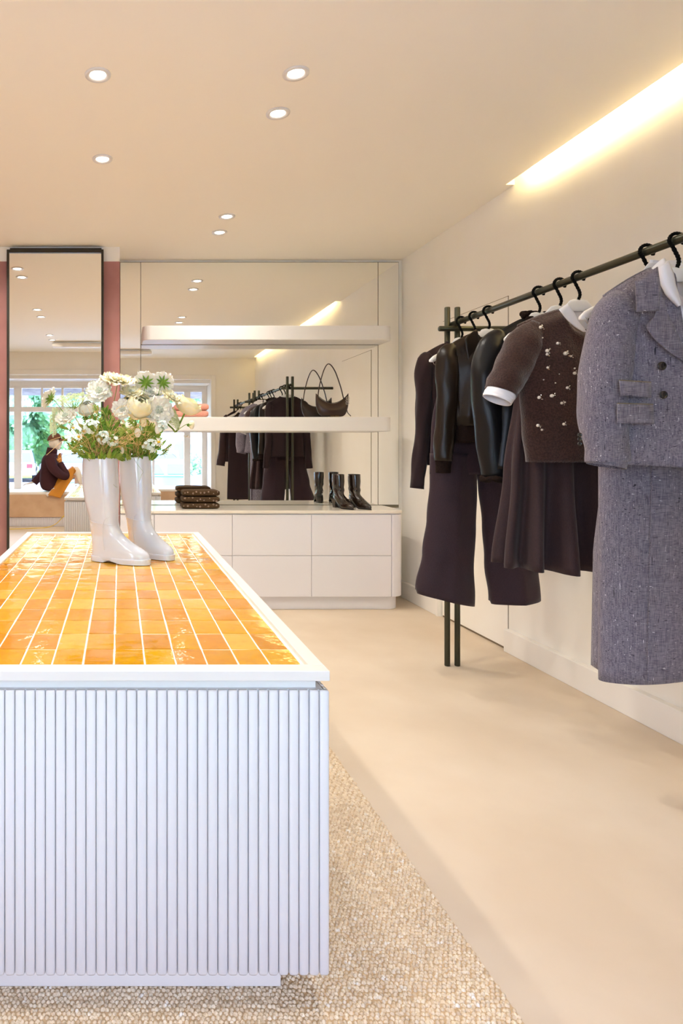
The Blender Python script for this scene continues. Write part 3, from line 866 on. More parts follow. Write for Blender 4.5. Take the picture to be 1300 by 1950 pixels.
# mohair haze: short loose fibres standing off the knit
rf = random.Random(11); g = G()
srcs = [b] + sl
for src, cnt in ((b, 9000), (sl[0], 2600), (sl[1], 1500)):
    nf = len(src.f)
    for _ in range(cnt):
        f = src.f[rf.randrange(nf)]
        if len(f) != 4: continue
        p0, p1, p2, p3 = (Vector(src.v[k]) for k in f)
        u, v = rf.random(), rf.random()
        c = p0.lerp(p1, u).lerp(p3.lerp(p2, u), v)
        nrm = (p1 - p0).cross(p3 - p0)
        if nrm.length < 1e-12: continue
        nrm.normalize()
        if nrm.dot(c - Vector((RX, y, c.z))) < 0: nrm = -nrm
        dr = (nrm * rf.uniform(.6, 1.3) + Vector((rf.uniform(-1, 1), rf.uniform(-.5, .5), rf.uniform(-1, 1)))).normalized() * rf.uniform(.005, .009)
        w = Vector((rf.uniform(-1, 1), 0, rf.uniform(-1, 1))).normalized() * .00035
        n = len(g.v); c = c + nrm * .002
        g.v += [tuple(c - w), tuple(c + w), tuple(c + dr)]; g.f.append((n, n + 1, n + 2))
g.obj('mohair_fuzz', M_fuzz, t)['kind'] = 'stuff'
# ---- 7: grey tweed column skirt
y = 2.066
hanger(y, 'white hanger of the grey tweed skirt, arm end showing left of the blazer', side=1)
t = thing('tweed_skirt', (RX, y, 1.42), 'long straight grey tweed skirt with side slit below the matching blazer', 'skirt')
g = skirt(y, [(1.42, .14, .04), (1.3, .15, .055), (1.0, .148, .06), (.368, .150, .055)], pleats=3, amp=.05, ph=1.2, hemf=lambda c, s: .008 * c)
cloth(g, 'panel', M_tweed, t)
hit = caster(g)
patch(hit, [(1240, 880), (1236, 1100), (1232, 1299)], [(1241.5, 880), (1237.5, 1100), (1233.5, 1299)], 2.0, .0015, n=20, m=2).obj('seam', M_tweed, t, solid=.002)
g = G().grid([[(RX - .112 - .020 * min(1, k * 3) - .004 * k * (1 + j * .6) - .002 * j, y - .02 + .02 * j, lerp(.95, .378, k) + .006 * j) for j in range(4)] for k in [i / 14 for i in range(15)]])
cloth(g, 'slit_flap', M_tweed, t)
cloth(skirt(y, [(1.445, .141, .042), (1.41, .142, .044)], pleats=2, amp=0), 'waistband', M_tweed, t)
# ---- 8: grey tweed blazer over white blouse
y = 1.955
hanger(y, 'nearest white hanger, inside the collar of the grey tweed blazer', side=1, ring_=False)
t = thing('tweed_blazer', (RX, y, RZ - .1), 'grey flecked tweed double-breasted blazer, nearest garment on the rack', 'blazer')
b = torso(y, .222, 1.657, 1.565, .055, .30, .01, 1.055, [(0, 1), (.2, .90), (.5, .82), (.8, .88), (1, .95)], [(0, .014), (.12, .055), (.4, .078), (.7, .078), (1, .088)], kf=4, fold=.005, hemf=lambda c, s: -.012 * (s < 0) * (1 - abs(c)), nu=120)
cloth(b, 'body', M_tweed, t, solid=.004)
sl = []
for s in (-1, 1):
    q = sleeve(y, [(.150, 1.553, .042, .03), (.182, 1.512, .063, .05), (.208, 1.43, .066, .058), (.224, 1.32, .066, .058), (.233, 1.21, .063, .055), (.228, 1.115, .056, .05), (.226, 1.062, .055, .047)], s, ph=s + 2, wr=.0022, yb=-.02, n=36)
    sl.append(q); cloth(G().add(q), 'sleeve', M_tweed, t, solid=.004)
    g = sleeve(y - .02, [(.227, 1.085, .053, .045), (.227, 1.06, .052, .044), (.229, 1.048, .051, .043)], s, cap0=False, wr=.0005)
    cloth(g, 'sleeve_lining', M_tweed, t)
hs = caster(*sl); hb = caster(b); dd = 1.87
CX = 228 + RX * F / dd     # centre line of the front
for s in (-1, 1):
    f = (lambda pl: pl) if s < 0 else (lambda pl: [(2 * 1302 - x, yy) for x, yy in pl])
    patch(hb, f([(1248, 508), (1228, 522), (1210, 538)]), f([(1255, 530), (1262, 560), (1266, 592)]), dd, lift=lambda a, b_: .012 + .004 * b_, n=3, m=3) if 0 else None
    patch(hb, f([(1209, 536), (1211, 566), (1212, 594)]), f([(1251, 508), (1257, 550), (1254, 592)]), dd, lift=lambda a, b_: .014 + .004 * b_, n=8, m=8).obj('collar', M_tweed, t, smooth=True, solid=.004)
    patch(hb, f([(1254, 592), (1241, 607), (1229, 621), (1245, 645), (1270, 668), (1300, 688)]), f([(1257, 550), (1266, 585), (1275, 608), (1285, 628), (1296, 650), (1308, 678)]), dd, lift=lambda a, b_: .011 + .003 * b_, n=14, m=8).obj('lapel', M_tweed, t, smooth=True, solid=.004)
for pf in ([(1179, 725), (1181, 753)], [(1239, 729), (1239, 757)]), ([(1175, 769), (1175, 806)], [(1243, 771), (1244, 807)]):
    patch(hb, pf[0], pf[1], dd, .006, n=5, m=6).obj('pocket_flap', M_tweed, t, smooth=True, solid=.004)
    patch(hb, [(pf[0][0][0], pf[0][0][1] - 2), pf[0][0]], [(pf[1][0][0], pf[1][0][1] - 2), pf[1][0]], dd, .003, n=2, m=6).obj('pocket_welt', M_dark, t, solid=.002)
def button(c, r, name='button'):
    g = G().revolve([(r * .55, 0), (r, .001), (r, .003), (r * .82, .004), (r * .75, .003), (r * .1, .0028)], n=20)
    g.v = [(c[0] + p[0], c[1] - p[2], c[2] + p[1]) for p in g.v]
    o = g.obj(name, M_button, t, smooth=True); return o
button(hb(1259, 697, dd, .003), .0128); button(hb(1262, 752, dd, .004), .0115)
for x, yy in ((1102.5, 828), (1102.5, 836), (1102.5, 845)): button(hs(x, yy, dd, .003), .0062)
# blouse collar with soft bow
bl = thing('blouse', (RX, y, 1.66), 'white blouse with soft rolled collar showing inside the grey blazer', 'blouse')
q = torso(y, .120, 1.672, 1.60, .060, .13, .0, 1.25, [(0, 1), (1, 1.1)], [(0, .02), (.2, .045), (1, .06)], nv=16, fold=.003)
cloth(q, 'body', M_shirt, bl)
for s in (-1, 1):
    f = (lambda pl: pl) if s < 0 else (lambda pl: [(2 * 1299 - x, yy) for x, yy in pl])
    g = patch(hb, f([(1253, 511), (1257, 540), (1268, 562), (1290, 584)]), f([(1272, 497), (1281, 520), (1286, 545), (1297, 580)]), 1.89, lift=lambda a, b_: .016 + .022 * sin(PI * b_), n=14, m=8)
    g.obj('collar', M_shirt, bl, smooth=True, solid=.004)
g = G().grid([[(RX - .05 + .1 * j / 8, y + .05 - .012 * abs(j - 4) / 4, 1.66 + .012 * k) for j in range(9)] for k in range(3)])
cloth(g, 'collar_stand', M_shirt, bl)
# ---- 9: garments on the rack by the window, seen in the mirror
y = .55
hanger(y, 'white hanger of the long dark coat, seen only in the mirror', side=-1)
t = thing('dark_coat', (RX, y, RZ - .1), 'long dark brown wool coat on the rack by the window, seen in the mirror', 'coat')
b = torso(y, .21, 1.64, 1.55, .06, .12, .01, .92, [(0, 1), (.3, .9), (1, 1)], [(0, .02), (.12, .05), (.4, .07), (1, .09)], kf=5, fold=.006)
cloth(b, 'body', M_jersey, t)
for s in (-1, 1):
    cloth(sleeve(y, [(.150, 1.56, .04, .03), (.19, 1.5, .06, .045), (.215, 1.35, .058, .05), (.23, 1.15, .055, .05), (.25, .95, .055, .048), (.262, .865, .062, .05)], s), 'sleeve', M_plum2, t)
cloth(patch(lambda x, yy, d, l=0: Vector((x, y + .075, yy)), [(RX - .07, 1.63), (RX - .09, 1.45), (RX, 1.3)], [(RX - .03, 1.65), (RX - .02, 1.45), (RX + .01, 1.3)], 1), 'lapel', M_plum2, t)
t = thing('long_skirt', (RX, .68, 1.4), 'long dark skirt on the rack by the window, seen in the mirror', 'skirt')
cloth(skirt(.68, [(1.45, .15, .04), (1.2, .17, .05), (.4, .19, .06)], pleats=4, amp=.1), 'panel', M_jersey, t)
hanger(.68, 'white hanger of the long dark skirt, seen only in the mirror', side=-1)
# ================================================================== SHOES, BAG, FOLDED CLOTHES
def boot_slices(tab, power=2.4, n=32, shear=None, bfun=None):
    """tab rows: (z, x_back, x_front, half width); returns rings, local frame: x forward"""
    rings = []
    for z, x0, x1, b in tab:
        xm, a = (x0 + x1) / 2, (x1 - x0) / 2
        ring = []
        for j in range(n):
            t = 2 * PI * j / n
            ct, st_ = cos(t), sin(t)
            x = xm + a * (abs(ct) ** (2 / power)) * (1 if ct > 0 else -1)
            bb = b * (bfun(x, z) if bfun else 1)
            yy = bb * (abs(st_) ** (2 / power)) * (1 if st_ > 0 else -1)
            ring.append((x, yy, z + (shear(x, z) if shear else 0)))
        rings.append(ring)
    return rings
def densify(tab, k=4):
    out = []
    for i in range(len(tab) - 1):
        for q in range(k):
            t = q / k; p0 = tab[max(i - 1, 0)]; p1 = tab[i]; p2 = tab[i + 1]; p3 = tab[min(i + 2, len(tab) - 1)]
            out.append(tuple(.5 * (2 * b + (c_ - a) * t + (2 * a - 5 * b + 4 * c_ - d) * t * t + (3 * b - a - 3 * c_ + d) * t ** 3) for a, b, c_, d in zip(p0, p1, p2, p3)))
    out.append(tab[-1]); return out

def welly(loc, rz, label):
    t = thing('rubber_boot', loc, label, 'boot', 'white rubber boots used as vases', rz)
    foot = lambda x: lerp(.78, 1.0, max(0, min(1, (x - .02) / .14)))
    tab = [(.010, .004, .246, .043), (.020, .003, .248, .044), (.034, .004, .246, .0435), (.046, .005, .236, .043), (.058, .005, .214, .042), (.072, .004, .187, .041), (.088, .003, .160, .040), (.104, .002, .140, .040), (.122, .001, .126, .041),
           (.145, .000, .117, .042), (.175, -.006, .114, .045), (.215, -.018, .114, .049), (.26, -.029, .115, .053), (.31, -.034, .114, .055), (.36, -.034, .110, .056), (.404, -.030, .108, .056)]
    rings = boot_slices(densify(tab, 4), 2.2, 40, bfun=lambda x, z: foot(x) if z < .1 else lerp(foot(x), 1, min(1, (z - .1) / .05)))
    # top edge dips at the back
    rings[-1] = [(x, y_, z - .010 * (x - .04) / .07 * -1 * 0 - .006 * sin((x + .03) / .138 * PI)) for x, y_, z in rings[-1]]
    G().loft(rings, True, False).obj('shaft', M_boot, t, smooth=True, solid=.003, offset=-1, local=True)
    # sole with heel notch
    def under(x): return 0 if x < .072 else (.013 * min(1, (x - .072) / .003) * max(0, 1 - max(0, x - .085) / .06) if x < .15 else 0)
    out = []
    for j in range(64):
        tt = 2 * PI * j / 64; ct, st_ = cos(tt), sin(tt)
        x = .126 + .126 * (abs(ct) ** .85) * (1 if ct > 0 else -1)
        out.append((x, (.046 * foot(x) if x > .1 else .036) * (abs(st_) ** .85) * (1 if st_ > 0 else -1)))
    g = G().loft([[(x, y_, under(x)) for x, y_ in out], [(x * 1.0, y_, .017) for x, y_ in out], [(x, y_ * .97, .0215) for x, y_ in out]])
    g.obj('sole', M_boot, t, smooth=False, bevel=.001, local=True)
    # raised seam lines
    def ringline(z0, f=None, dz=0):
        rr = boot_slices([next(r for r in densify(tab, 4) if r[0] >= z0)], 2.2, 40)[0]
        return [(.042 + (x - .042) * 1.012, y_ * 1.02, z + dz * (x - .04) / .08) for x, y_, z in rr]
    p_ = ringline(.150, dz=-.010); G().tube(p_ + [p_[0]], .0012, 6).obj('ankle_seam', M_boot, t, smooth=True, local=True)
    pp = [(.10, -.046, .175), (.085, -.0475, .165), (.075, -.0475, .14), (.074, -.045, .10), (.08, -.043, .05)]
    for s in (-1, 1):
        G().tube([(x, s * y_, z) for x, y_, z in smooth_path(pp, 5)], .0010, 6).obj('side_seam', M_boot, t, smooth=True, local=True)
    p_ = [(x, y_, z) for x, y_, z in [(q[0], q[1] * .99, .372) for q in boot_slices([(.372, -.0345, .1095, .0565)], 2.2, 40)[0]]]
    return t
rz = -math.radians(27)
BX, BY = P(174, 1062, 2.52)[0], 2.53
welly((BX, BY, TZ - .006), rz, 'front-left white glossy rubber boot on the tiles, stuffed with flowers')
B2 = (.0385, 2.70)
welly((B2[0], B2[1], TZ - .006), -math.radians(48), 'rear-right white glossy rubber boot on the tiles, stuffed with flowers')

# ---- patent ankle boots
def ankle_boot(loc, rz, label):
    t = thing('ankle_boot', loc, label, 'boot', 'patent ankle boots on the countertop', rz)
    HH = .058
    def pitch(x, z):
        k = max(0, min(1, (x - .02) / .125)); k = 1 - k * k * (3 - 2 * k)
        return HH * k * max(0, 1 - max(0, z - .03) / .10)
    tab = [(.004, .004, .222, .033), (.012, .000, .226, .037), (.024, .000, .224, .037), (.036, .002, .210, .036), (.050, .004, .178, .034), (.066, .005, .142, .032), (.084, .004, .112, .030), (.104, .006, .100, .030), (.130, .008, .096, .032), (.165, .004, .096, .035), (.205, .002, .096, .037), (.240, .003, .093, .037)]
    toe = lambda x, z: (lerp(.80, 1, max(0, min(1, (x - .02) / .12))) * (1 if x < .16 else lerp(1, .62, (x - .16) / .066))) if z < .06 else 1
    rr = random.Random(int(loc[0] * 1000))
    rings = boot_slices(densify(tab, 4), 2.3, 40, shear=pitch, bfun=toe)
    rings = [[(x + .0025 * sin(z * 95 + 2 * y_ * 40) * (1 if .05 < z < .14 else .25), y_ + .002 * sin(z * 120 + x * 60) * (1 if .05 < z < .15 else .2), z) for x, y_, z in r] for r in rings]
    G().loft(rings, True, False).obj('upper', M_patent, t, smooth=True, solid=.002, offset=-1, local=True)
    o = boot_slices([(.0, .002, .228, .036)], 2.3, 40, shear=pitch, bfun=toe)[0]
    o2 = boot_slices([(.005, .002, .229, .037)], 2.3, 40, shear=pitch, bfun=toe)[0]
    G().loft([o, o2]).obj('sole', M_leather2, t, local=True)
    hp = [(.0, -.022), (.0, .022), (.012, .029), (.052, .029), (.052, -.029), (.012, -.029)]
    G().loft([[(.006 + x * .72, y_ * .72, 0) for x, y_ in hp], [(.003 + x * .85, y_ * .85, .03) for x, y_ in hp], [(x, y_, HH + .004) for x, y_ in hp]]).obj('heel', M_patent, t, bevel=.001, local=True)
    G().tube([(-.0005 + .0035 * (1 if z < .2 else 0), -.0005, z) for z in (.075, .12, .16, .20, .24)], .0014, 6).obj('back_zip', M_leather2, t, local=True)
    return t
ankle_boot((1.548, 4.665, .680), -math.radians(75), 'left dark patent ankle boot with block heel on the countertop')
ankle_boot((1.660, 4.665, .680), -math.radians(72), 'right dark patent ankle boot with block heel on the countertop')

# ---- crescent shoulder bag
YG = 4.655
t = thing('shoulder_bag', (1.545, YG, 1.329), 'dark brown crescent leather shoulder bag on the lower shelf', 'bag')
cx0, cx1 = P(601, 0, YG)[0], P(663, 0, YG)[0]
rows = []
NS, NT = 36, 10
def bagu(s): return .100 + .068 * abs(2 * s - 1) ** 2
def bagl(s): return .003 + .085 * abs(2 * s - 1) ** 7
g = G(); rings = []
for i in range(NS + 1):
    s = i / NS; x = lerp(cx0, cx1, s) + .004 * sin(PI * s)
    zu, zl = 1.329 + bagu(s), 1.329 + bagl(s)
    th = .006 + .030 * (sin(PI * s) ** .6)
    ring = []
    for j in range(24):
        a = 2 * PI * j / 24
        zz = (zu + zl) / 2 + (zu - zl) / 2 * sin(a)
        k = (1 - .55 * max(0, sin(a)))
        ring.append((x, YG + th * k * (abs(cos(a)) ** .8) * (1 if cos(a) > 0 else -1), zz))
    rings.append(ring)
G().loft(rings).obj('body', M_bag, t, smooth=True)
pk = P(625.5, 693, YG)
sp = smooth_path([(cx0 + .004, YG, 1.329 + .165), P(603, 775, YG), P(607, 740, YG), P(616, 706, YG), pk, P(637, 706, YG), P(648, 736, YG), P(657, 768, YG), (cx1 - .004, YG, 1.329 + .165)], 6)
G().tube(sp, [(.008, .0036)] * len(sp), 8).obj('strap', M_bag, t, smooth=True)
g = G().tube([(x, YG - .030 * (1 if 0 < i < 36 else .2) * (sin(PI * i / 36) ** .6) * .55, z + .002) for i, (x, z) in enumerate([(lerp(cx0, cx1, i / 36), 1.329 + bagu(i / 36)) for i in range(37)])], .002, 6)
g.obj('zip_edge', M_leather2, t, smooth=True)
for k in range(6):
    q = P(661.5 - .2 * k + (k % 2), 757 + 2.4 * k, YG - .02)
    G().tube([(q[0] + .012 * cos(a), q[1] + .006 * sin(a), q[2] + .005 * sin(a) + .004 * cos(a)) for a in [2 * PI * j / 14 for j in range(15)]], .0015, 6).obj('lacing_ring', M_metal, t, smooth=True)
tp = smooth_path([P(661, 768, YG - .018), P(660, 778, YG - .02), P(662, 786, YG - .022), P(668, 792.5, YG - .028)], 5)
G().tube(tp, .003, 6).obj('tassel_cord', M_bag, t, smooth=True)
g = G()
rf = random.Random(2)
for k in range(11):
    if k in (5,): continue
    x = 1.535 - .028 + k * .0055
    g.box(x, x + .0036, YG - .0375, YG - .0325, 1.3345, 1.3345 + rf.choice((.0030, .0036)))
g.obj('gold_stamp', M_gold, t)['kind'] = 'stuff'

# ---- folded clothes
def folded(x0, x1, y0, y1, z0, h, name, m, label, cat, group, seed=0, embroider=False, layers=2):
    t = thing(name, ((x0 + x1) / 2, (y0 + y1) / 2, z0), label, cat, group)
    r = random.Random(seed)
    for L_ in range(layers):
        za = z0 + h * L_ / layers; hh = h / layers
        rings = []; nx = 22
        dx = r.uniform(-.004, .004) - .004 * L_
        for i in range(nx + 1):
            s = i / nx; x = lerp(x0 + .008 + dx, x1 - .002 + dx * .3, s)
            e = min(1, min(s, 1 - s) * 9 + .45) ** .6
            ring = []
            for j in range(28):
                a = 2 * PI * j / 28
                ca, sa = cos(a), sin(a)
                yy = (y0 + y1) / 2 + (y1 - y0) / 2 * (abs(ca) ** .35) * (1 if ca > 0 else -1) * (.985 + .015 * e)
                zz = za + hh / 2 + hh / 2 * (abs(sa) ** .55) * (1 if sa > 0 else -1) * e * (1 + .05 * sin(7 * s + seed + 3 * a))
                zz = max(za + .0003, min(zz, z0 + h - .0002 if L_ == layers - 1 else za + hh + .001))
                ring.append((x, yy, zz))
            rings.append(ring)
        G().loft(rings).obj('fold', m, t, smooth=True)
    if embroider:
        for q in range(9):
            x = lerp(x0 + .02, x1 - .02, q / 8) + r.uniform(-.006, .006); z = z0 + h * r.uniform(.25, .85)
            yy = y0 - .0012
            g = G(); rr = r.uniform(.0025, .0048)
            for k in range(5):
                a = 2 * PI * k / 5 + q
                g.ball((x + rr * cos(a), yy, z + rr * sin(a)), rr * .42, 6, 4, (1, .4, 1))
            g.obj('embroidered_flower', M_embr, t)['kind'] = 'stuff'
    return t
for k in range(3):
    folded(.432, .700, 4.515, 4.70, .680 + k * .0445, .043, 'folded_jeans', M_jean, ['bottom', 'middle', 'topmost'][k] + ' of three folded dark brown embroidered jeans on the countertop', 'jeans', 'folded jeans on the countertop', k + 4, True, 1)
for k in range(2):
    folded(.385, .640, 4.64, 4.80, 1.329 + k * .050, .048, 'folded_sweater', M_blush, ['lower', 'upper'][k] + ' of two folded blush pink sweaters on the lower shelf', 'sweater', 'folded blush sweaters', k + 14, False, 1)

# ================================================================== MANNEQUIN on the bench (seen in the framed mirror)
M_skin = mat('mannequin white', rgb(236, 224, 206), .5)
M_cap = mat('brown cap', rgb(110, 66, 44), .8)
M_brownknit = mat('aubergine knit', rgb(70, 44, 48), .95, .1)
M_mustard = mat('mustard silk', rgb(206, 134, 30), .45)
M_glove = mat('orange glove', rgb(206, 140, 60), .7)
D9 = 9.30
def Q(x, y, dy=0):
    """mirror pixel of the photograph -> place in the room in front of the window"""
    X = (x + 12 - VX) * D9 / F
    return Vector((X, 9.0 - D9 + dy, H - (y - VY) * D9 / F))
mq = thing('mannequin', tuple(Q(88, 930)), 'white seated mannequin in cap, dark knit and mustard skirt on the window bench', 'mannequin')
g = G()
hc = Q(99, 842)
rings = []
for i in range(1, 16):
    a = PI * i / 16; z = -cos(a)
    fw = .082 * sin(a) ** .75; 
    ring = []
    for j in range(28):
        b = 2 * PI * j / 28
        x = fw * 1.12 * cos(b); yv = fw * .88 * sin(b)
        if cos(b) > 0:
            x += .016 * math.exp(-((z + .12) / .22) ** 2) * max(0, cos(b)) ** 12     # nose
            x += .008 * math.exp(-((z + .55) / .12) ** 2) * max(0, cos(b)) ** 6       # mouth
            x += .012 * math.exp(-((z + .85) / .18) ** 2) * max(0, cos(b)) ** 4       # chin
            x -= .007 * math.exp(-((z - .12) / .1) ** 2) * (max(0, cos(b)) ** 3) * (1 - max(0, cos(b)) ** 14)
        ring.append((hc.x + x + .01 * -z * 0, hc.y + yv, hc.z + .118 * z))
    rings.append(ring)
g.loft(rings)
g.tube([Q(96, 868), Q(96, 858), Q(97, 850)], [.058, .05, .05], 16)
g.obj('head', M_skin, mq, smooth=True)
for s in (-1, 1):
    G().ball((hc.x - .008, hc.y + s * .074, hc.z - .01), .018, 10, 6, (.7, .35, 1.3)).obj('ear', M_skin, mq, smooth=True)
# cap
rings = []
for i in range(9):
    a = PI / 2 * i / 8
    rings.append([(hc.x - .012 + .102 * cos(a) * cos(b), hc.y + .088 * cos(a) * sin(b), hc.z + .035 + .098 * sin(a) - .018 * cos(b) * -1 * cos(a)) for b in [2 * PI * j / 24 for j in range(24)]])
G().loft(rings, False, True).obj('cap', M_cap, mq, smooth=True, solid=.004)
G().grid([[(hc.x + .06 + .115 * k, hc.y + lerp(-.07, .07, j / 8) * (1 - .35 * k * k), hc.z + .058 - .012 * k - .035 * ((j - 4) / 4) ** 2) for j in range(9)] for k in [i / 5 for i in range(6)]]).obj('cap_brim', M_cap, mq, smooth=True, solid=.005)
def limb(name, m, pts, rad, n=16, sm=6):
    pp = smooth_path(pts, sm); L_ = len(pp); rr = []
    for i in range(L_):
        t = i / (L_ - 1) * (len(rad) - 1); k = min(int(t), len(rad) - 2); rr.append(lerp(rad[k], rad[k + 1], t - k))
    return G().tube(pp, rr, n).obj(name, m, mq, smooth=True)
# torso in dark knit, turtleneck
def bodyring(c, rx, ry, n=28, tilt=0): return [(c.x + rx * cos(a), c.y + ry * sin(a), c.z + tilt * cos(a)) for a in [2 * PI * j / n for j in range(n)]]
tr = [bodyring(Q(97, 935.5), .14, .17), bodyring(Q(93, 929), .165, .185), bodyring(Q(89, 915), .155, .17), bodyring(Q(88, 900), .13, .165), bodyring(Q(89, 885), .13, .185), bodyring(Q(90, 874), .125, .20), bodyring(Q(91, 867), .10, .165), bodyring(Q(94, 862), .070, .08)]
G().loft(tr).obj('sweater', M_brownknit, mq, smooth=True, sub=1)
G().tube([Q(92, 866), Q(93, 860), Q(94, 853)], [.086, .080, .074], 20).obj('turtleneck', M_brownknit, mq, smooth=True)
limb('sleeve', M_brownknit, [Q(90, 872, -.17), Q(80, 890, -.20), Q(70, 905, -.20), Q(56, 921, -.18)], [.075, .068, .058, .052])
limb('sleeve', M_brownknit, [Q(92, 873, .19), Q(98, 890, .22), Q(112, 903, .21), Q(122, 905, .16), Q(116, 893, .13), Q(110, 882, .10)], [.078, .070, .062, .055, .05, .045])
# hands with five fingers
def hand(m, c, d, up, k=1.0):
    d = d.normalized(); up = (up - d * up.dot(d)).normalized(); sd = d.cross(up)
    g = G()
    g.tube([c - d * .05, c, c + d * .035, c + d * .075], [(.020, .026), (.016, .030), (.014, .038), (.012, .036)], 14, ref=up)
    for i, (o, ln) in enumerate(((-.027, .058), (-.009, .070), (.010, .074), (.028, .064))):
        b = c + d * .07 + sd * o
        g.tube([b - d * .01, b + d * ln * .4 + up * .004, b + d * ln * .75 - up * .004 * k, b + d * ln - up * .014 * k], [.0085, .008, .0072, .005], 8)
    b = c + sd * -.03 + d * .01
    g.tube([b, b + d * .025 - sd * .022, b + d * .05 - sd * .032 - up * .006], [.011, .009, .006], 8)
    return g.obj('hand', m, mq, smooth=True)
hand(M_skin, Q(52, 925, -.17) + Vector((0, 0, .035)), Vector((-1, -.1, -.25)), Vector((-.2, 0, 1)))
hand(M_glove, Q(110, 881, .09), Vector((-.1, -.2, 1)), Vector((-.6, -.6, 0)), 2)
# skirt, hem band, legs
pp = smooth_path([Q(95, 932), Q(104, 926), Q(118, 912), Q(130, 900), Q(138, 893)], 5)
L_ = len(pp)
G().tube(pp, [(lerp(.175, .16, i / L_), lerp(.095, .072, i / L_)) for i in range(L_)], 24, ref=(0, 1, 0)).obj('skirt', M_mustard, mq, smooth=True)
rows = []
for k in range(13):
    t_ = k / 12
    row = []
    for j in range(17):
        u_ = j / 16
        top = (lerp(96, 138, u_), lerp(928, 890, u_))
        bot = (interp([(0, 88), (.45, 111), (1, 133)], u_), interp([(0, 941), (.45, 947), (1, 912)], u_))
        q_ = Q(lerp(top[0], bot[0], t_), lerp(top[1], bot[1], t_), .165 + .03 * t_ + .010 * sin(9 * u_ + 2 * t_) * t_)
        row.append(q_)
    rows.append(row)
G().grid(rows).obj('skirt_drape', M_mustard, mq, smooth=True, solid=.004)
G().grid([[Q(lerp(84, 99, k) + 1.5 * j, lerp(940, 927, k) + 2.2 * j, .178) for j in range(3)] for k in [i / 4 for i in range(5)]]).obj('blouse_hem', M_shirt, mq, smooth=True, solid=.003)
limb('leg', M_skin, [Q(134, 899, -.09), Q(139, 894, -.09), Q(141, 905, -.08), Q(140, 922, -.08)], [.050, .048, .046, .034])
limb('leg', M_skin, [Q(134, 900, .09), Q(141, 895, .10), Q(146, 908, .12), Q(150, 922, .13)], [.050, .048, .046, .034])
for x, dy in ((140, -.08), (151, .15)):
    f0 = Q(x, 926, dy); f0.z = .4995
    g = G(); rr = boot_slices([(.0, -.03, .16, .034), (.02, -.03, .16, .036), (.035, -.028, .13, .034), (.055, -.026, .07, .032), (.08, -.024, .04, .030)], 2.2, 20)
    g.loft(rr); g.v = [(f0.x + p_[0], f0.y + p_[1], f0.z + p_[2]) for p_ in g.v]
    g.obj('shoe', M_glove if dy > 0 else M_skin, mq, smooth=True)
# ================================================================== FLOWERS in the boots
def fmat(name, c, c2=None, rough=.7, tr=.25):
    m = mat(name, c, rough, .3, noise=60 if c2 else None, col2=c2)
    b = m.node_tree.nodes['Principled BSDF']
    b.inputs['Subsurface Weight'].default_value = tr
    b.inputs['Subsurface Radius'].default_value = (.01, .01, .006)
    b.inputs['Subsurface Scale'].default_value = .4
    return m
F_white = fmat('white petal', rgb(250, 247, 236))
F_cream = fmat('cream petal', rgb(251, 240, 196), rgb(248, 244, 222))
F_centre = fmat('pale grey green centre', rgb(214, 220, 206), rgb(190, 200, 186))
F_green = fmat('stem green', rgb(130, 158, 66), rgb(104, 134, 52), tr=0)
F_leaf = fmat('leaf green', rgb(128, 168, 64), rgb(92, 130, 46), tr=0)
F_leaf2 = fmat('light leaf green', rgb(170, 188, 92), rgb(134, 160, 66), tr=0)
F_straw = fmat('dried grass', rgb(232, 200, 148), rgb(208, 170, 112), tr=0)
F_umbel = fmat('umbel floret', rgb(232, 238, 206), rgb(214, 226, 176), tr=0)
F_yellow = fmat('yellow disc', rgb(228, 186, 40), tr=0)
F_blue = fmat('cool white floret', rgb(232, 242, 238), rgb(214, 232, 222), tr=0)
MOUTH = [P(191, 868, 2.50), P(258, 872, 2.67)]
def frame_to(n):
    n = Vector(n).normalized()
    u = n.cross(Vector((0, 0, 1)))
    if u.length < .05: u = Vector((1, 0, 0))
    u.normalize(); v = n.cross(u)
    M = Matrix((u, v, n)).transposed().to_4x4()
    return M
def petal(L_, w, cup, ruf, r, th0=0, n=8, m=6, notch=.0):
    """petal along +x in local frame, rising by cup, ruffled tip"""
    rows = []
    for i in range(n + 1):
        s = 1 - (1 - i / n) ** 1.7
        ww = w * (.22 + .78 * s ** .7) * (max(0, 1 - (s * .99) ** 9)) ** .5
        row = []
        for j in range(m + 1):
            q = -1 + 2 * j / m
            x = L_ * (s * (1 - .10 * q * q * s) + notch * s ** 4 * (.5 * sin(7 * q + th0)))
            z = cup * L_ * s ** 1.6 + ruf * s * s * sin(5 * q + th0 * 3 + 4 * s) - .12 * w * q * q * (1 - s)
            row.append((x, q * ww * .5, z))
        rows.append(row)
    return rows
def add_petals(g, M, n, L_, w, cup, ruf, seed, r0=.15, twist=0, notch=.06):
    r = random.Random(seed)
    for k in range(n):
        a = 2 * PI * k / n + r.uniform(-.12, .12) + twist
        Rm = M @ Matrix.Rotation(a, 4, 'Z') @ Matrix.Translation((L_ * r0, 0, 0))
        rows = petal(L_ * (1 - r0) * r.uniform(.9, 1.08), w * r.uniform(.9, 1.1), cup + r.uniform(-.1, .1), ruf * r.uniform(.6, 1.4), r, r.uniform(0, 6), notch=notch)
        g.grid([[Rm @ Vector(p) for p in row] for row in rows])
def stem_to(c, base, n, mo, r=.0013, sag=.0):
    c = Vector(c); base = Vector(base); n = Vector(n).normalized()
    p1 = c - n * .03; mid = p1.lerp(base, .5) + Vector((0, 0, .0)) + Vector((R.uniform(-.01, .01), R.uniform(-.01, .01), 0)) + Vector((0, 0, -sag))
    return smooth_path([c, p1, mid, base, base.lerp(mo, .5) + Vector((0, 0, -.05)), mo + Vector((0, 0, -.11))], 6)
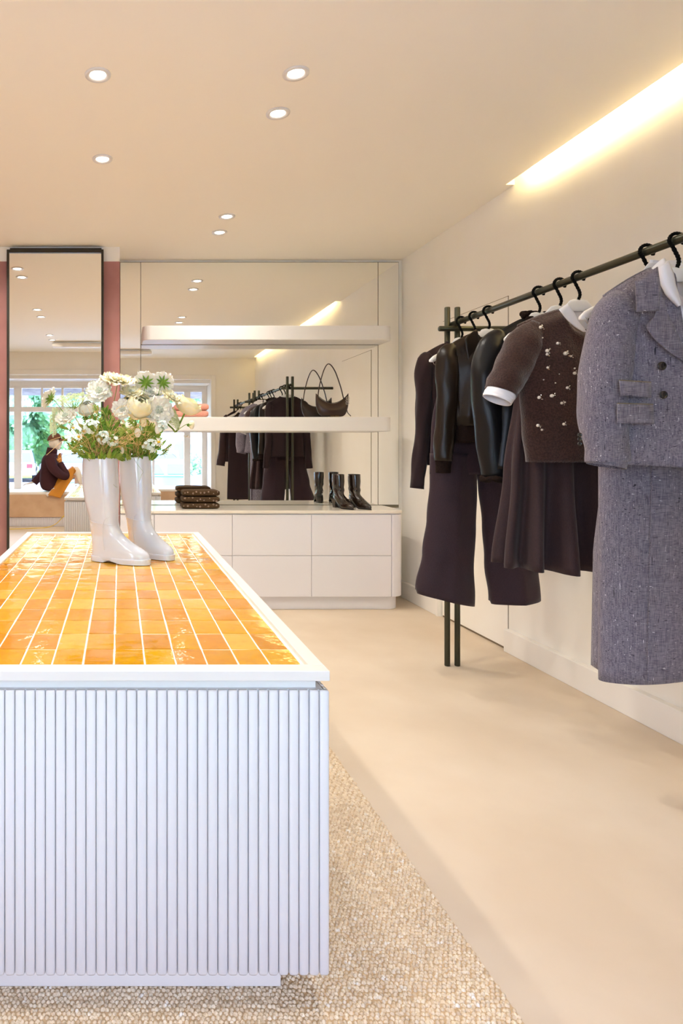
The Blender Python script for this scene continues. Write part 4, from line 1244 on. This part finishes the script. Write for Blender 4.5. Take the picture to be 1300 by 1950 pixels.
def flower(kind, x, y, rad, nrm, b, label, d=None, name=None, m=None):
    """rad in photo pixels; nrm facing direction; b which boot"""
    d = d if d else (2.43 if kind in ('cluster', 'daisy') else 2.50) + .03 * b + R.uniform(-.05, .03)
    c = Vector(P(x, y, d)); rr = rad * d / F * (1.18 if kind != 'cluster' else 1.0)
    n = Vector(nrm).normalized(); M = Matrix.Translation(c) @ frame_to(n)
    nm = {'scab': 'scabiosa', 'poppy': 'poppy', 'ranun': 'ranunculus', 'back': 'scabiosa', 'daisy': 'daisy', 'umbel': 'queen_annes_lace', 'cluster': 'white_blossom', 'bud': 'flower_bud'}[kind]
    t = thing(nm, tuple(c), label, 'flower', 'flowers in the white boots')
    base = Vector(MOUTH[b]) + Vector((R.uniform(-.035, .035), R.uniform(-.025, .025), -.01))
    g = G(); m = m or F_white
    if kind in ('scab', 'back'):
        add_petals(g, M, 9, rr, rr * .86, .10, rr * .10, int(x), r0=.12, notch=.10)
        add_petals(g, M @ Matrix.Translation((0, 0, rr * .05)), 8, rr * .76, rr * .68, .28, rr * .10, int(x) + 1, r0=.12, twist=.3, notch=.10)
        add_petals(g, M @ Matrix.Translation((0, 0, rr * .09)), 7, rr * .50, rr * .38, .45, rr * .06, int(x) + 2, r0=.12, twist=.5, notch=.1)
        g.obj('petals', m, t, smooth=True)
        q = G(); rf = random.Random(int(y))
        for k in range(26):
            a = k * 2.4; s = .26 * rr * (k / 26) ** .5
            q.ball(M @ Vector((s * cos(a), s * sin(a), rr * (.16 + .10 * (1 - (s / (.26 * rr)) ** 2)))), rr * .055, 6, 4)
        q.obj('centre', F_centre, t, smooth=True)
        q = G()
        for k in range(9):
            a = 2 * PI * k / 9 + .2; L2 = rr * (.72 if kind == 'back' else .5)
            Rm = M @ Matrix.Rotation(a, 4, 'Z')
            q.grid([[Rm @ Vector((L2 * s, w * rr * .10 * sin(PI * min(1, .15 + s * .85)), -rr * .06 - .10 * rr * (1 - s))) for w in (-1, 0, 1)] for s in (0, .25, .5, .75, 1)])
        q.obj('sepals', F_leaf, t, smooth=True)
    elif kind in ('poppy', 'ranun'):
        k2 = 1 if kind == 'poppy' else 0
        rq = random.Random(int(x))
        for layer, (n_, sc_, top_) in enumerate(((4, 1.0, 1.55), (4, .9, 1.75), (3, .76, 1.9)) if k2 else ((6, 1.0, 1.5), (6, .92, 1.9), (5, .80, 2.3), (5, .66, 2.6), (4, .5, 2.8))):
            for q_ in range(n_):
                az = 2 * PI * q_ / n_ + layer * .55 + rq.uniform(-.1, .1); wd = PI / n_ * 1.5
                rows = []
                for i in range(9):
                    po = top_ * (i / 8) + rq.uniform(0, .01); row = []
                    for j in range(9):
                        e = -1 + 2 * j / 8
                        a2 = az + wd * e * (1 if i else .3)
                        pol = po * (1 - .10 * e * e) + (.07 * sin(6 * e + q_ * 2) if i == 8 else 0)
                        r2 = rr * sc_ * (1 + .05 * sin(5 * a2 + 3 * i / 8) * (i / 8) - .06 * e * e + (.10 * (i / 8) ** 3 if layer == 0 else 0))
                        row.append(M @ Vector((r2 * .95 * sin(pol) * cos(a2), r2 * .95 * sin(pol) * sin(a2), -r2 * .85 * cos(pol))))
                    rows.append(row)
                g.grid(rows)
        g.obj('petals', m, t, smooth=True)
        G().ball(M @ Vector((0, 0, -.1 * rr)), rr * .22, 10, 7).obj('centre', F_yellow if k2 else F_cream, t, smooth=True)
    elif kind == 'daisy':
        add_petals(g, M, 12, rr, rr * .30, .05, rr * .02, int(x), r0=.25, notch=0)
        g.obj('petals', m, t, smooth=True)
        G().ball(M @ Vector((0, 0, .12 * rr)), rr * .34, 10, 6, (1, 1, .7)).obj('centre', F_yellow, t, smooth=True)
    elif kind == 'umbel':
        ray = G(); fl = G(); rf = random.Random(int(x))
        for k in range(34):
            a = k * 2.4; s = (k / 34) ** .5
            tip = M @ Vector((rr * s * cos(a), rr * s * sin(a), rr * .10 * (1 - s * s) + rr * .1 * rf.random()))
            o_ = M @ Vector((0, 0, -rr * .62))
            ray.tube([o_, o_.lerp(tip, .5) + (M.to_3x3() @ Vector((0, 0, -rr * .08))), tip], .0006, 5)
            for q in range(20):
                b_ = q * 2.4; s2 = rr * .17 * (q / 20) ** .5
                cc = tip + (M.to_3x3() @ Vector((s2 * cos(b_), s2 * sin(b_), rf.uniform(0, .05) * rr)))
                fl.ball(cc, rf.uniform(.0018, .0030), 5, 3, (1, 1, .7))
        ray.obj('rays', F_leaf2, t); o = fl.obj('florets', F_umbel, t); o['kind'] = 'stuff'
        c = M @ Vector((0, 0, -rr * .6))
    elif kind == 'cluster':
        fl = G(); rf = random.Random(int(x))
        for k in range(34):
            v = Vector((rf.gauss(0, 1), rf.gauss(0, 1), rf.gauss(0, 1))).normalized()
            cc = Vector(c) + v * rr * rf.uniform(.65, 1)
            M2 = Matrix.Translation(cc) @ frame_to(v + Vector((0, -.5, .2)))
            add_petals(fl, M2, 5, .0085, .009, .15, .0006, k, r0=.05, notch=0) if k < 22 else fl.ball(cc, .0022, 5, 4)
        o = fl.obj('florets', F_blue, t, smooth=True); o['kind'] = 'stuff'
    elif kind == 'bud':
        g.ball(M @ Vector((0, 0, 0)), rr * .62, 12, 8, (.75, .75, 1.2)).obj('petals', m, t, smooth=True)
        q = G()
        for k in range(5):
            a = 2 * PI * k / 5; Rm = M @ Matrix.Rotation(a, 4, 'Z')
            q.grid([[Rm @ Vector((rr * .5 * sin(s * 1.6) + .001, w * rr * .14 * (1 - s), -rr * .8 + rr * 1.0 * s)) for w in (-1, 0, 1)] for s in (0, .33, .66, 1)])
        q.obj('sepals', F_leaf, t)
    G().tube(stem_to(c, base, n, Vector(MOUTH[b])), .0014 if kind not in ('poppy', 'umbel') else .0020, 6).obj('stem', F_green, t, smooth=True)
    return t
C_ = (0, -1, 0)
fl_ = [
 ('scab', 224, 726, 31, (.15, -.35, 1), 0, 'broad white scabiosa facing up at the top centre of the bouquet', F_cream),
 ('scab', 189, 745, 23, (-.2, -1, .45), 0, 'white scabiosa with grey centre facing forward, upper left of the bouquet', None),
 ('back', 278, 727, 20, (.1, .75, .55), 1, 'white scabiosa seen from behind with green sepals, top right of the bouquet', None),
 ('back', 311, 727, 19, (.35, .7, .5), 1, 'white scabiosa seen from behind, rightmost of the top flowers', None),
 ('back', 94, 758, 18, (-.75, .35, .45), 0, 'white scabiosa on a long stem at the far left of the bouquet, seen from behind', None),
 ('ranun', 264, 771, 27, (.35, -.8, .7), 1, 'big cream ranunculus facing forward at the centre of the bouquet', F_cream),
 ('scab', 233, 779, 18, (-.15, -1, .2), 0, 'small white scabiosa left of the big cream ranunculus', None),
 ('scab', 302, 781, 25, (.1, -1, .1), 1, 'white scabiosa with grey centre facing forward, right side of the bouquet', None),
 ('poppy', 360, 766, 24, (.55, -.25, 1), 1, 'cream poppy on a bent thick stem at the far right of the bouquet', F_cream),
 ('scab', 250, 748, 19, (.1, -.5, .8), 0, 'cream scabiosa tucked under the top centre flower', F_cream),
 ('scab', 288, 750, 19, (0, -.5, .8), 1, 'white scabiosa below the two flowers seen from behind', None),
 ('scab', 326, 756, 20, (.5, -.4, .8), 1, 'cream scabiosa leaning right beside the far right poppy', F_cream),
 ('scab', 125, 793, 19, (-.3, -.8, .8), 0, 'white scabiosa low on the left between the lace umbels', None),
 ('ranun', 165, 776, 16, (-.2, -.6, .8), 0, 'small white ranunculus among grasses on the left', None),
 ('umbel', 136, 762, 27, (-.15, -.35, .85), 0, 'large pale umbel of lace flower, upper left of the bouquet', None),
 ('umbel', 106, 802, 23, (-.95, -.45, .1), 0, 'pale lace umbel drooping at the lower left of the bouquet', None),
 ('umbel', 331, 797, 18, (.9, -.4, .3), 1, 'pale lace umbel behind the right scabiosa', None),
 ('cluster', 174, 812, 15, C_, 0, 'cluster of tiny white blossoms left of centre', None),
 ('cluster', 197, 834, 14, C_, 0, 'cluster of tiny white blossoms low over the left boot', None),
 ('cluster', 216, 840, 12, C_, 1, 'cluster of tiny white blossoms above the gap between boots', None),
 ('cluster', 284, 850, 15, C_, 1, 'cluster of tiny white blossoms hanging over the right boot rim', None),
 ('cluster', 308, 812, 12, C_, 1, 'cluster of tiny white blossoms at the right edge', None),
 ('daisy', 150, 832, 7, (-.3, -1, .4), 0, 'tiny daisy at the left edge above the boot', None),
 ('daisy', 159, 822, 6, (.2, -1, .5), 0, 'tiny daisy higher at the left edge', None),
 ('daisy', 140, 815, 6, (-.6, -1, .3), 0, 'tiny daisy nearest the drooping lace umbel', None),
 ('daisy', 302, 842, 8, (.4, -1, .4), 1, 'small daisy beside the right boot rim', None),
 ('bud', 273, 804, 11, (.1, -.2, 1), 1, 'cream flower bud below the big ranunculus', F_cream),
 ('bud', 262, 824, 11, (-.1, -.2, 1), 1, 'pale green white bud over the right boot', F_white),
 ('bud', 365, 809, 10, (1, -.1, .1), 1, 'small white bloom on a thin stem reaching right', F_cream),
 ('bud', 232, 858, 8, (.5, -.6, .4), 0, 'green white bud at the boot rim', F_white),
 ('bud', 300, 818, 10, (.3, -.6, .6), 1, 'pale bud by the right edge blossoms', F_white),
]
for k, x, y, r_, n_, b_, lab, mm in fl_:
    if k == 'poppy':
        t = flower(k, x, y, r_, n_, b_, lab, m=mm, d=2.56)
        for ch in list(t.children):
            if ch.name.startswith('stem'): bpy.data.objects.remove(ch)
        c0 = Vector(P(353, 783, 2.56))
        G().tube(smooth_path([Vector(P(356, 776, 2.56)), c0, P(343, 805, 2.56), P(335, 822, 2.56), P(326, 814, 2.56), P(310, 806, 2.58), P(285, 835, 2.62), P(262, 874, 2.63), P(260, 940, 2.64)], 6), .0034, 8).obj('stem', F_green, t, smooth=True)
    else: flower(k, x, y, r_, n_, b_, lab, m=mm)

# foliage, grasses: uncountable fillings of each boot
rf = random.Random(21)
def leaf(g, p, d, L_, w):
    d = Vector(d).normalized(); s = d.cross(Vector((rf.uniform(-.4, .4), -1, rf.uniform(-.3, .6)))).normalized(); up = s.cross(d)
    rows = []
    for i in range(5):
        k = i / 4; ww = w * sin(PI * (.08 + .92 * k)) ** .8
        c = p + d * L_ * k + up * (-.15 * L_ * k * k)
        rows.append([c - s * ww + up * .15 * ww, c, c + s * ww + up * .15 * ww])
    g.grid(rows)
def jagged(g, p, d, L_):
    """lobed leaf: midrib with pairs of narrow lobes"""
    d = Vector(d).normalized(); s = d.cross(Vector((0, -1, .2))).normalized()
    leaf(g, p, d, L_, L_ * .10)
    for k in (.25, .45, .65, .8):
        for sg in (-1, 1): leaf(g, p + d * L_ * k, d * .7 + s * sg, L_ * .42 * (1.1 - k * .6), L_ * .05)
for b in (0, 1):
    mo = Vector(MOUTH[b]); side = 'left' if b == 0 else 'right'
    g1, g2, g3, st_ = G(), G(), G(), G()
    for _ in range(115):
        a = rf.gauss(0, .62) + (-.25 if b == 0 else .25); yv = rf.uniform(-.5, .5)
        dr = Vector((sin(a), yv, abs(cos(a)) + .15)).normalized()
        L_ = rf.uniform(.04, .20) * (1 - .22 * min(2, abs(a)))
        o_ = mo + Vector((rf.uniform(-.045, .045), rf.uniform(-.04, .04), -.01))
        e = o_ + dr * L_
        st_.tube([o_.lerp(mo, .4) - Vector((0, 0, .04)), o_.lerp(e, .5) + Vector((0, 0, .008)), e], .0009, 5)
        q = g1 if rf.random() < .55 else g2
        for k in range(rf.randint(2, 4)):
            dd_ = (dr + Vector((rf.uniform(-.9, .9), rf.uniform(-.9, .5), rf.uniform(-.4, .7)))).normalized()
            if rf.random() < .5: leaf(q, o_.lerp(e, rf.uniform(.4, 1)), dd_, rf.uniform(.02, .045), rf.uniform(.003, .007))
            else: jagged(q, o_.lerp(e, rf.uniform(.4, 1)), dd_, rf.uniform(.028, .05))
    for _ in range(40):      # leaves packed round the rim
        a = rf.uniform(0, 2 * PI); p_ = mo + Vector((.055 * cos(a), .05 * sin(a), -.012))
        leaf(g1 if rf.random() < .6 else g2, p_, (cos(a) * .6, sin(a) * .5 - .2, rf.uniform(.3, 1)), rf.uniform(.025, .05), rf.uniform(.004, .009))
    t = thing('foliage', tuple(mo), 'green cut foliage and stems filling the ' + ('front-left' if b == 0 else 'rear-right') + ' boot', 'foliage', 'greenery in the white boots')
    g1.obj('dark_leaves', F_leaf, t, smooth=True)['kind'] = 'stuff'
    g2.obj('light_leaves', F_leaf2, t, smooth=True)['kind'] = 'stuff'
    st_.obj('stems', F_green, t)['kind'] = 'stuff'
    g = G()
    for _ in range(60 if b == 0 else 30):
        a = rf.gauss(0, .55) + (.05 if b == 0 else -.1); L_ = rf.uniform(.08, .23)
        o_ = mo + Vector((rf.uniform(-.03, .03), rf.uniform(-.05, .0), 0))
        dr = Vector((sin(a), rf.uniform(-.45, .1), cos(a)))
        cur = rf.uniform(-.05, .07)
        pp = smooth_path([o_, o_ + dr * L_ * .5 + Vector((cur * .4, -.01, 0)), o_ + dr * L_ * .85 + Vector((cur, -.01, -.01)), o_ + dr * L_ + Vector((cur * 1.7, -.01, -.03))], 4)
        g.tube(pp, .0006, 4)
        if rf.random() < .35:
            for k in range(5): leaf(g, pp[-1 - k], (cur * 9, -.2, .6), .012, .0012)
    for _ in range(6):      # arching loops, straw falling over the rim
        x0 = rf.uniform(-.05, .06)
        s = rf.choice((-1, 1))
        pp = smooth_path([mo + Vector((x0, -.05, 0)), mo + Vector((x0 + s * .03, -.085, .06 + rf.uniform(0, .05))), mo + Vector((x0 + s * .09, -.09, .05 + rf.uniform(-.02, .05))), mo + Vector((x0 + s * rf.uniform(.11, .17), -.08, rf.uniform(-.01, .08)))], 5)
        g.tube(pp, .0008, 4)
    t = thing('dried_grass', tuple(mo), 'tangle of straw coloured dried grass rising from the ' + ('front-left' if b == 0 else 'rear-right') + ' boot', 'grass', 'dried grasses in the white boots')
    g.obj('blades', F_straw, t)['kind'] = 'stuff'
# long wisps hanging in front of the boots
for pts, lab in (([(190, 866), (185, 880), (188, 895), (205, 908), (218, 925), (223, 928)], 'long thin grass wisp hanging over the left boot'),
                 ([(252, 868), (262, 885), (272, 898), (269, 905), (264, 920)], 'thin grass wisp hanging over the right boot')):
    o = G().tube(smooth_path([P(x, y, 2.46) for x, y in pts], 6), .0005, 5).obj('grass_wisp', F_green, smooth=True)
    tag(o, lab, 'grass')
# ================================================================== STREET OUTSIDE (seen through the window in the mirrors)
ZG = -.50
M_grass = mat('lawn', rgb(150, 180, 84), .95, .1, noise=1.2, col2=rgb(120, 156, 66))
M_road = mat('asphalt', rgb(150, 152, 158), .9, .2, noise=3, col2=rgb(138, 140, 148))
M_kerb = mat('pale paving', rgb(206, 202, 192), .9)
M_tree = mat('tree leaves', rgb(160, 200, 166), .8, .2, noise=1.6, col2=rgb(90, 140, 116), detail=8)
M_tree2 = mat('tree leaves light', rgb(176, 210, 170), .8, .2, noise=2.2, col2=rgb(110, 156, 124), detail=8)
M_bark = mat('bark', rgb(96, 80, 64), .9)
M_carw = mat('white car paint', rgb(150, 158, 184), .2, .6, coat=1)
M_cart = mat('pale blue car paint', rgb(96, 140, 158), .2, .6, coat=1)
M_carg = mat('car glass', rgb(66, 84, 100), .05, .8)
M_tyre = mat('tyre', rgb(34, 34, 36), .8)
M_tail = mat('tail light', rgb(190, 40, 50), .3)
M_house = mat('white clapboard', rgb(236, 232, 224), .8)
M_roofm = mat('shingle', rgb(120, 116, 118), .9, noise=8, col2=rgb(90, 88, 92))
M_planter = mat('grey planter', rgb(112, 122, 138), .7)
M_pinkf = mat('pink flower', rgb(230, 120, 190), .7)
struct(G().box(-14, 14, -3.6, -1.04, ZG - .1, ZG).obj('pavement', M_kerb))
struct(G().box(-45, 45, -12, -3.6, ZG - .16, ZG - .06).obj('road', M_road))
struct(G().box(-45, 45, -14.5, -12, ZG - .1, ZG).obj('verge', M_grass))
struct(G().box(-45, 45, -27, -14.5, ZG - .12, ZG - .02).obj('parking_lot', M_road))
struct(G().box(-60, 60, -60, -27, ZG - .1, ZG).obj('lawn', M_grass))
# shingled eave over the bay
g = G().prism([(-2.1, -1.04, 2.22), (-2.1, -1.62, 2.02), (-2.1, -1.62, 1.98), (-2.1, -1.04, 2.12)], (3.75, 0, 0))
ev = g.obj('shingled_eave', M_roofm); tag(ev, 'grey shingled eave hanging over the shop window outside', 'eave')
def tree(x, y, h, r, seed, label, m=M_tree):
    t = thing('tree', (x, y, ZG), label, 'tree', 'trees across the street')
    rf = random.Random(seed)
    G().tube([(x, y, ZG), (x + .1, y, ZG + h * .3), (x - .1, y, ZG + h * .6)], [.28, .2, .12], 10).obj('trunk', M_bark, t)
    g = G()
    for _ in range(26):
        v = Vector((rf.gauss(0, 1), rf.gauss(0, 1), rf.gauss(0, 1))).normalized() * rf.random() ** .5
        c = Vector((x, y, ZG + h * .52)) + Vector((v.x * r, v.y * r * .7, v.z * h * .46)); k = r * rf.uniform(.30, .5)
        g.ball(c, k * .82, 8, 6)
        for q in range(330):
            u = Vector((rf.gauss(0, 1), rf.gauss(0, 1), rf.gauss(0, 1))).normalized()
            p_ = c + u * k * rf.uniform(.8, 1.05); w = .15 * rf.uniform(.7, 1.4)
            a = u.cross(Vector((rf.gauss(0, 1), rf.gauss(0, 1), rf.gauss(0, 1)))).normalized() * w; b_ = u.cross(a).normalized() * w * .6 + u * rf.uniform(-.08, .08)
            n = len(g.v); g.v += [tuple(p_ - a), tuple(p_ - b_), tuple(p_ + a), tuple(p_ + b_)]; g.f.append((n, n + 1, n + 2, n + 3))
    g.obj('crown', m, t)['kind'] = 'stuff'
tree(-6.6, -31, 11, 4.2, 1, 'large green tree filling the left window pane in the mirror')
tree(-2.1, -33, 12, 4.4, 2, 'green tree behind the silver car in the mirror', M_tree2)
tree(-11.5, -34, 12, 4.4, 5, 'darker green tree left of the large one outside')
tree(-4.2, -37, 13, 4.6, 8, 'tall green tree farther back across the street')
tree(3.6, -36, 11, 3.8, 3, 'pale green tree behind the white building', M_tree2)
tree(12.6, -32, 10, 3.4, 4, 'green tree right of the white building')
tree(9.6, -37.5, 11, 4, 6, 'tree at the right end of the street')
# cars
def car(x, y, rz, m, label, L_=4.5, Wd=1.82, Hh=1.56, wagon=True):
    t = thing('car', (x, y, ZG - .02), label, 'car', 'cars parked outside', rz)
    h = Wd / 2
    body = [(-L_ / 2, .35), (-L_ / 2 - .02, .60), (-L_ / 2 + .04, .92), (L_ / 2 - .95, .95), (L_ / 2 - .1, .80), (L_ / 2, .60), (L_ / 2 - .02, .32)]
    g = G(); 
    def sec(k, yy): return [(px2 * (1 - .01 * k), yy, z) for px2, z in body]
    g.loft([sec(2, -h + .03), sec(0, -h), sec(0, h), sec(2, h - .03)]); g.obj('body', m, t, bevel=.04, seg=3, local=True)
    cab = [(-L_ / 2 + .08, .92), (-L_ / 2 + .32, Hh - .06), (-L_ / 2 + .6, Hh), (L_ / 2 - 2.2, Hh), (L_ / 2 - 1.9, Hh - .05), (L_ / 2 - 1.05, .94)]
    G().loft([[(a, -h + .06, z) if z < 1 else (a, -h + .20, z) for a, z in cab], [(a, h - .06, z) if z < 1 else (a, h - .20, z) for a, z in cab]]).obj('cabin', m, t, bevel=.03, local=True)
    # windows: rear, front, sides
    G().prism([(-L_ / 2 + .115, -h + .2, 1.0), (-L_ / 2 + .115, h - .2, 1.0), (-L_ / 2 + .285, h - .29, Hh - .13), (-L_ / 2 + .285, -h + .29, Hh - .13)], (-.03, 0, .01)).obj('rear_window', M_carg, t, local=True)
    G().prism([(L_ / 2 - 1.10, -h + .18, .98), (L_ / 2 - 1.10, h - .18, .98), (L_ / 2 - 1.84, h - .27, Hh - .10), (L_ / 2 - 1.84, -h + .27, Hh - .10)], (.03, 0, .03)).obj('windscreen', M_carg, t, local=True)
    for s in (-1, 1):
        for a0, a1 in ((-L_ / 2 + .45, -.25), (-.17, L_ / 2 - 2.1)):
            G().prism([(a0, s * (h - .075), 1.0), (a1 + (.55 if a1 > 0 else 0), s * (h - .075), 1.0), (a1, s * (h - .185), Hh - .11), (a0 + .14, s * (h - .185), Hh - .11)], (0, s * .02, 0)).obj('side_window', M_carg, t, local=True)
        for a in (-L_ / 2 + .85, L_ / 2 - .85):
            g = G().tube([(a, s * (h - .20), .34), (a, s * (h + .01), .34)], .34, 24); w = g.obj('wheel', M_tyre, t, smooth=False, local=True)
            G().tube([(a, s * (h - .02), .34), (a, s * (h + .02), .34)], .20, 20).obj('hubcap', M_metal, w, local=True)
        G().box(-L_ / 2 - .04, -L_ / 2 + .06, s * (h - .30) - .14, s * (h - .30) + .14, .70, .90).obj('tail_light', M_tail, t, bevel=.02, local=True)
    G().box(-L_ / 2 - .035, -L_ / 2 + .02, -.26, .26, .50, .62).obj('number_plate', M_shirt, t, local=True)
    G().box(-L_ / 2 - .07, -L_ / 2 + .1, -h + .08, h - .08, .34, .48).obj('bumper', m, t, bevel=.03, local=True)
    return t
def outx(px, dist, left=True): return ((px + (12 if left else 0)) - VX) * dist / F
# silver-white car behind the mannequin: tail towards the shop
car(outx(112, 29), -22.4, -PI / 2 - .25, M_carw, 'silver white estate car parked outside behind the mannequin')
car(outx(20, 31), -24.5, -PI / 2 - .1, M_carw, 'white van-like car at the left edge of the mirror view')
car(outx(312, 24, False), -16.2, -PI / 2 + .1, M_cart, 'pale blue green car parked outside, seen right of the flowers')
car(outx(305, 15, False), -7.2, PI, M_cart, 'blue car passing close to the shop window', Hh=1.35)
# white building with arched porch
hb_ = thing('white_building', (5.2, -30, ZG), 'white building with arched porch across the street', 'building')
G().box(2.6, 8.2, -31, -28.6, ZG, 2.6).obj('wall', M_house, hb_)
G().prism([(2.3, -28.2, 2.6), (2.3, -31.4, 2.6), (2.3, -29.8, 3.9)], (6.2, 0, 0)).obj('roof', M_roofm, hb_)
for k in range(3):
    x = 3.2 + k * 1.7
    w = G().prism([(x, -28.62, ZG + .4), (x + 1.1, -28.62, ZG + .4), (x + 1.1, -28.62, ZG + 1.7)] + [(x + .55 + .55 * cos(a), -28.62, ZG + 1.7 + .4 * sin(a)) for a in [PI * j / 8 for j in range(1, 8)]] + [(x, -28.62, ZG + 1.7)], (0, .06, 0)).obj('arched_window', M_carg, hb_)
G().box(3.9, 4.0, -28.2, -28.1, ZG, 2.6).obj('porch_post', M_house, hb_); G().box(6.6, 6.7, -28.2, -28.1, ZG, 2.6).obj('porch_post', M_house, hb_)
# planter with pink flowers right outside the window
pl_ = thing('planter', (1.62, -2.6, ZG), 'grey planter of pink flowers just outside the right window pane', 'planter')
G().loft([[(1.62 + a * .26, -2.6 + b * .26, ZG) for a, b in ((-1, -1), (1, -1), (1, 1), (-1, 1))], [(1.62 + a * .32, -2.6 + b * .32, .62) for a, b in ((-1, -1), (1, -1), (1, 1), (-1, 1))]]).obj('pot', M_planter, pl_, bevel=.01)
g, g2 = G(), G(); rf = random.Random(33)
for _ in range(420):
    p_ = Vector((1.62 + rf.uniform(-.32, .32), -2.6 + rf.uniform(-.3, .3), .62 + rf.random() ** 1.3 * .40)); leaf(g, p_, (rf.uniform(-1, 1), rf.uniform(-1, 1), rf.uniform(-.2, 1)), .09, .02)
for _ in range(46):
    p_ = Vector((1.62 + rf.uniform(-.3, .3), -2.6 + rf.uniform(-.2, .35), .92 + rf.random() * .20)); g2.ball(p_, .022, 6, 4)
g.obj('leaves', M_tree2, pl_)['kind'] = 'stuff'; g2.obj('blossoms', M_pinkf, pl_)['kind'] = 'stuff'
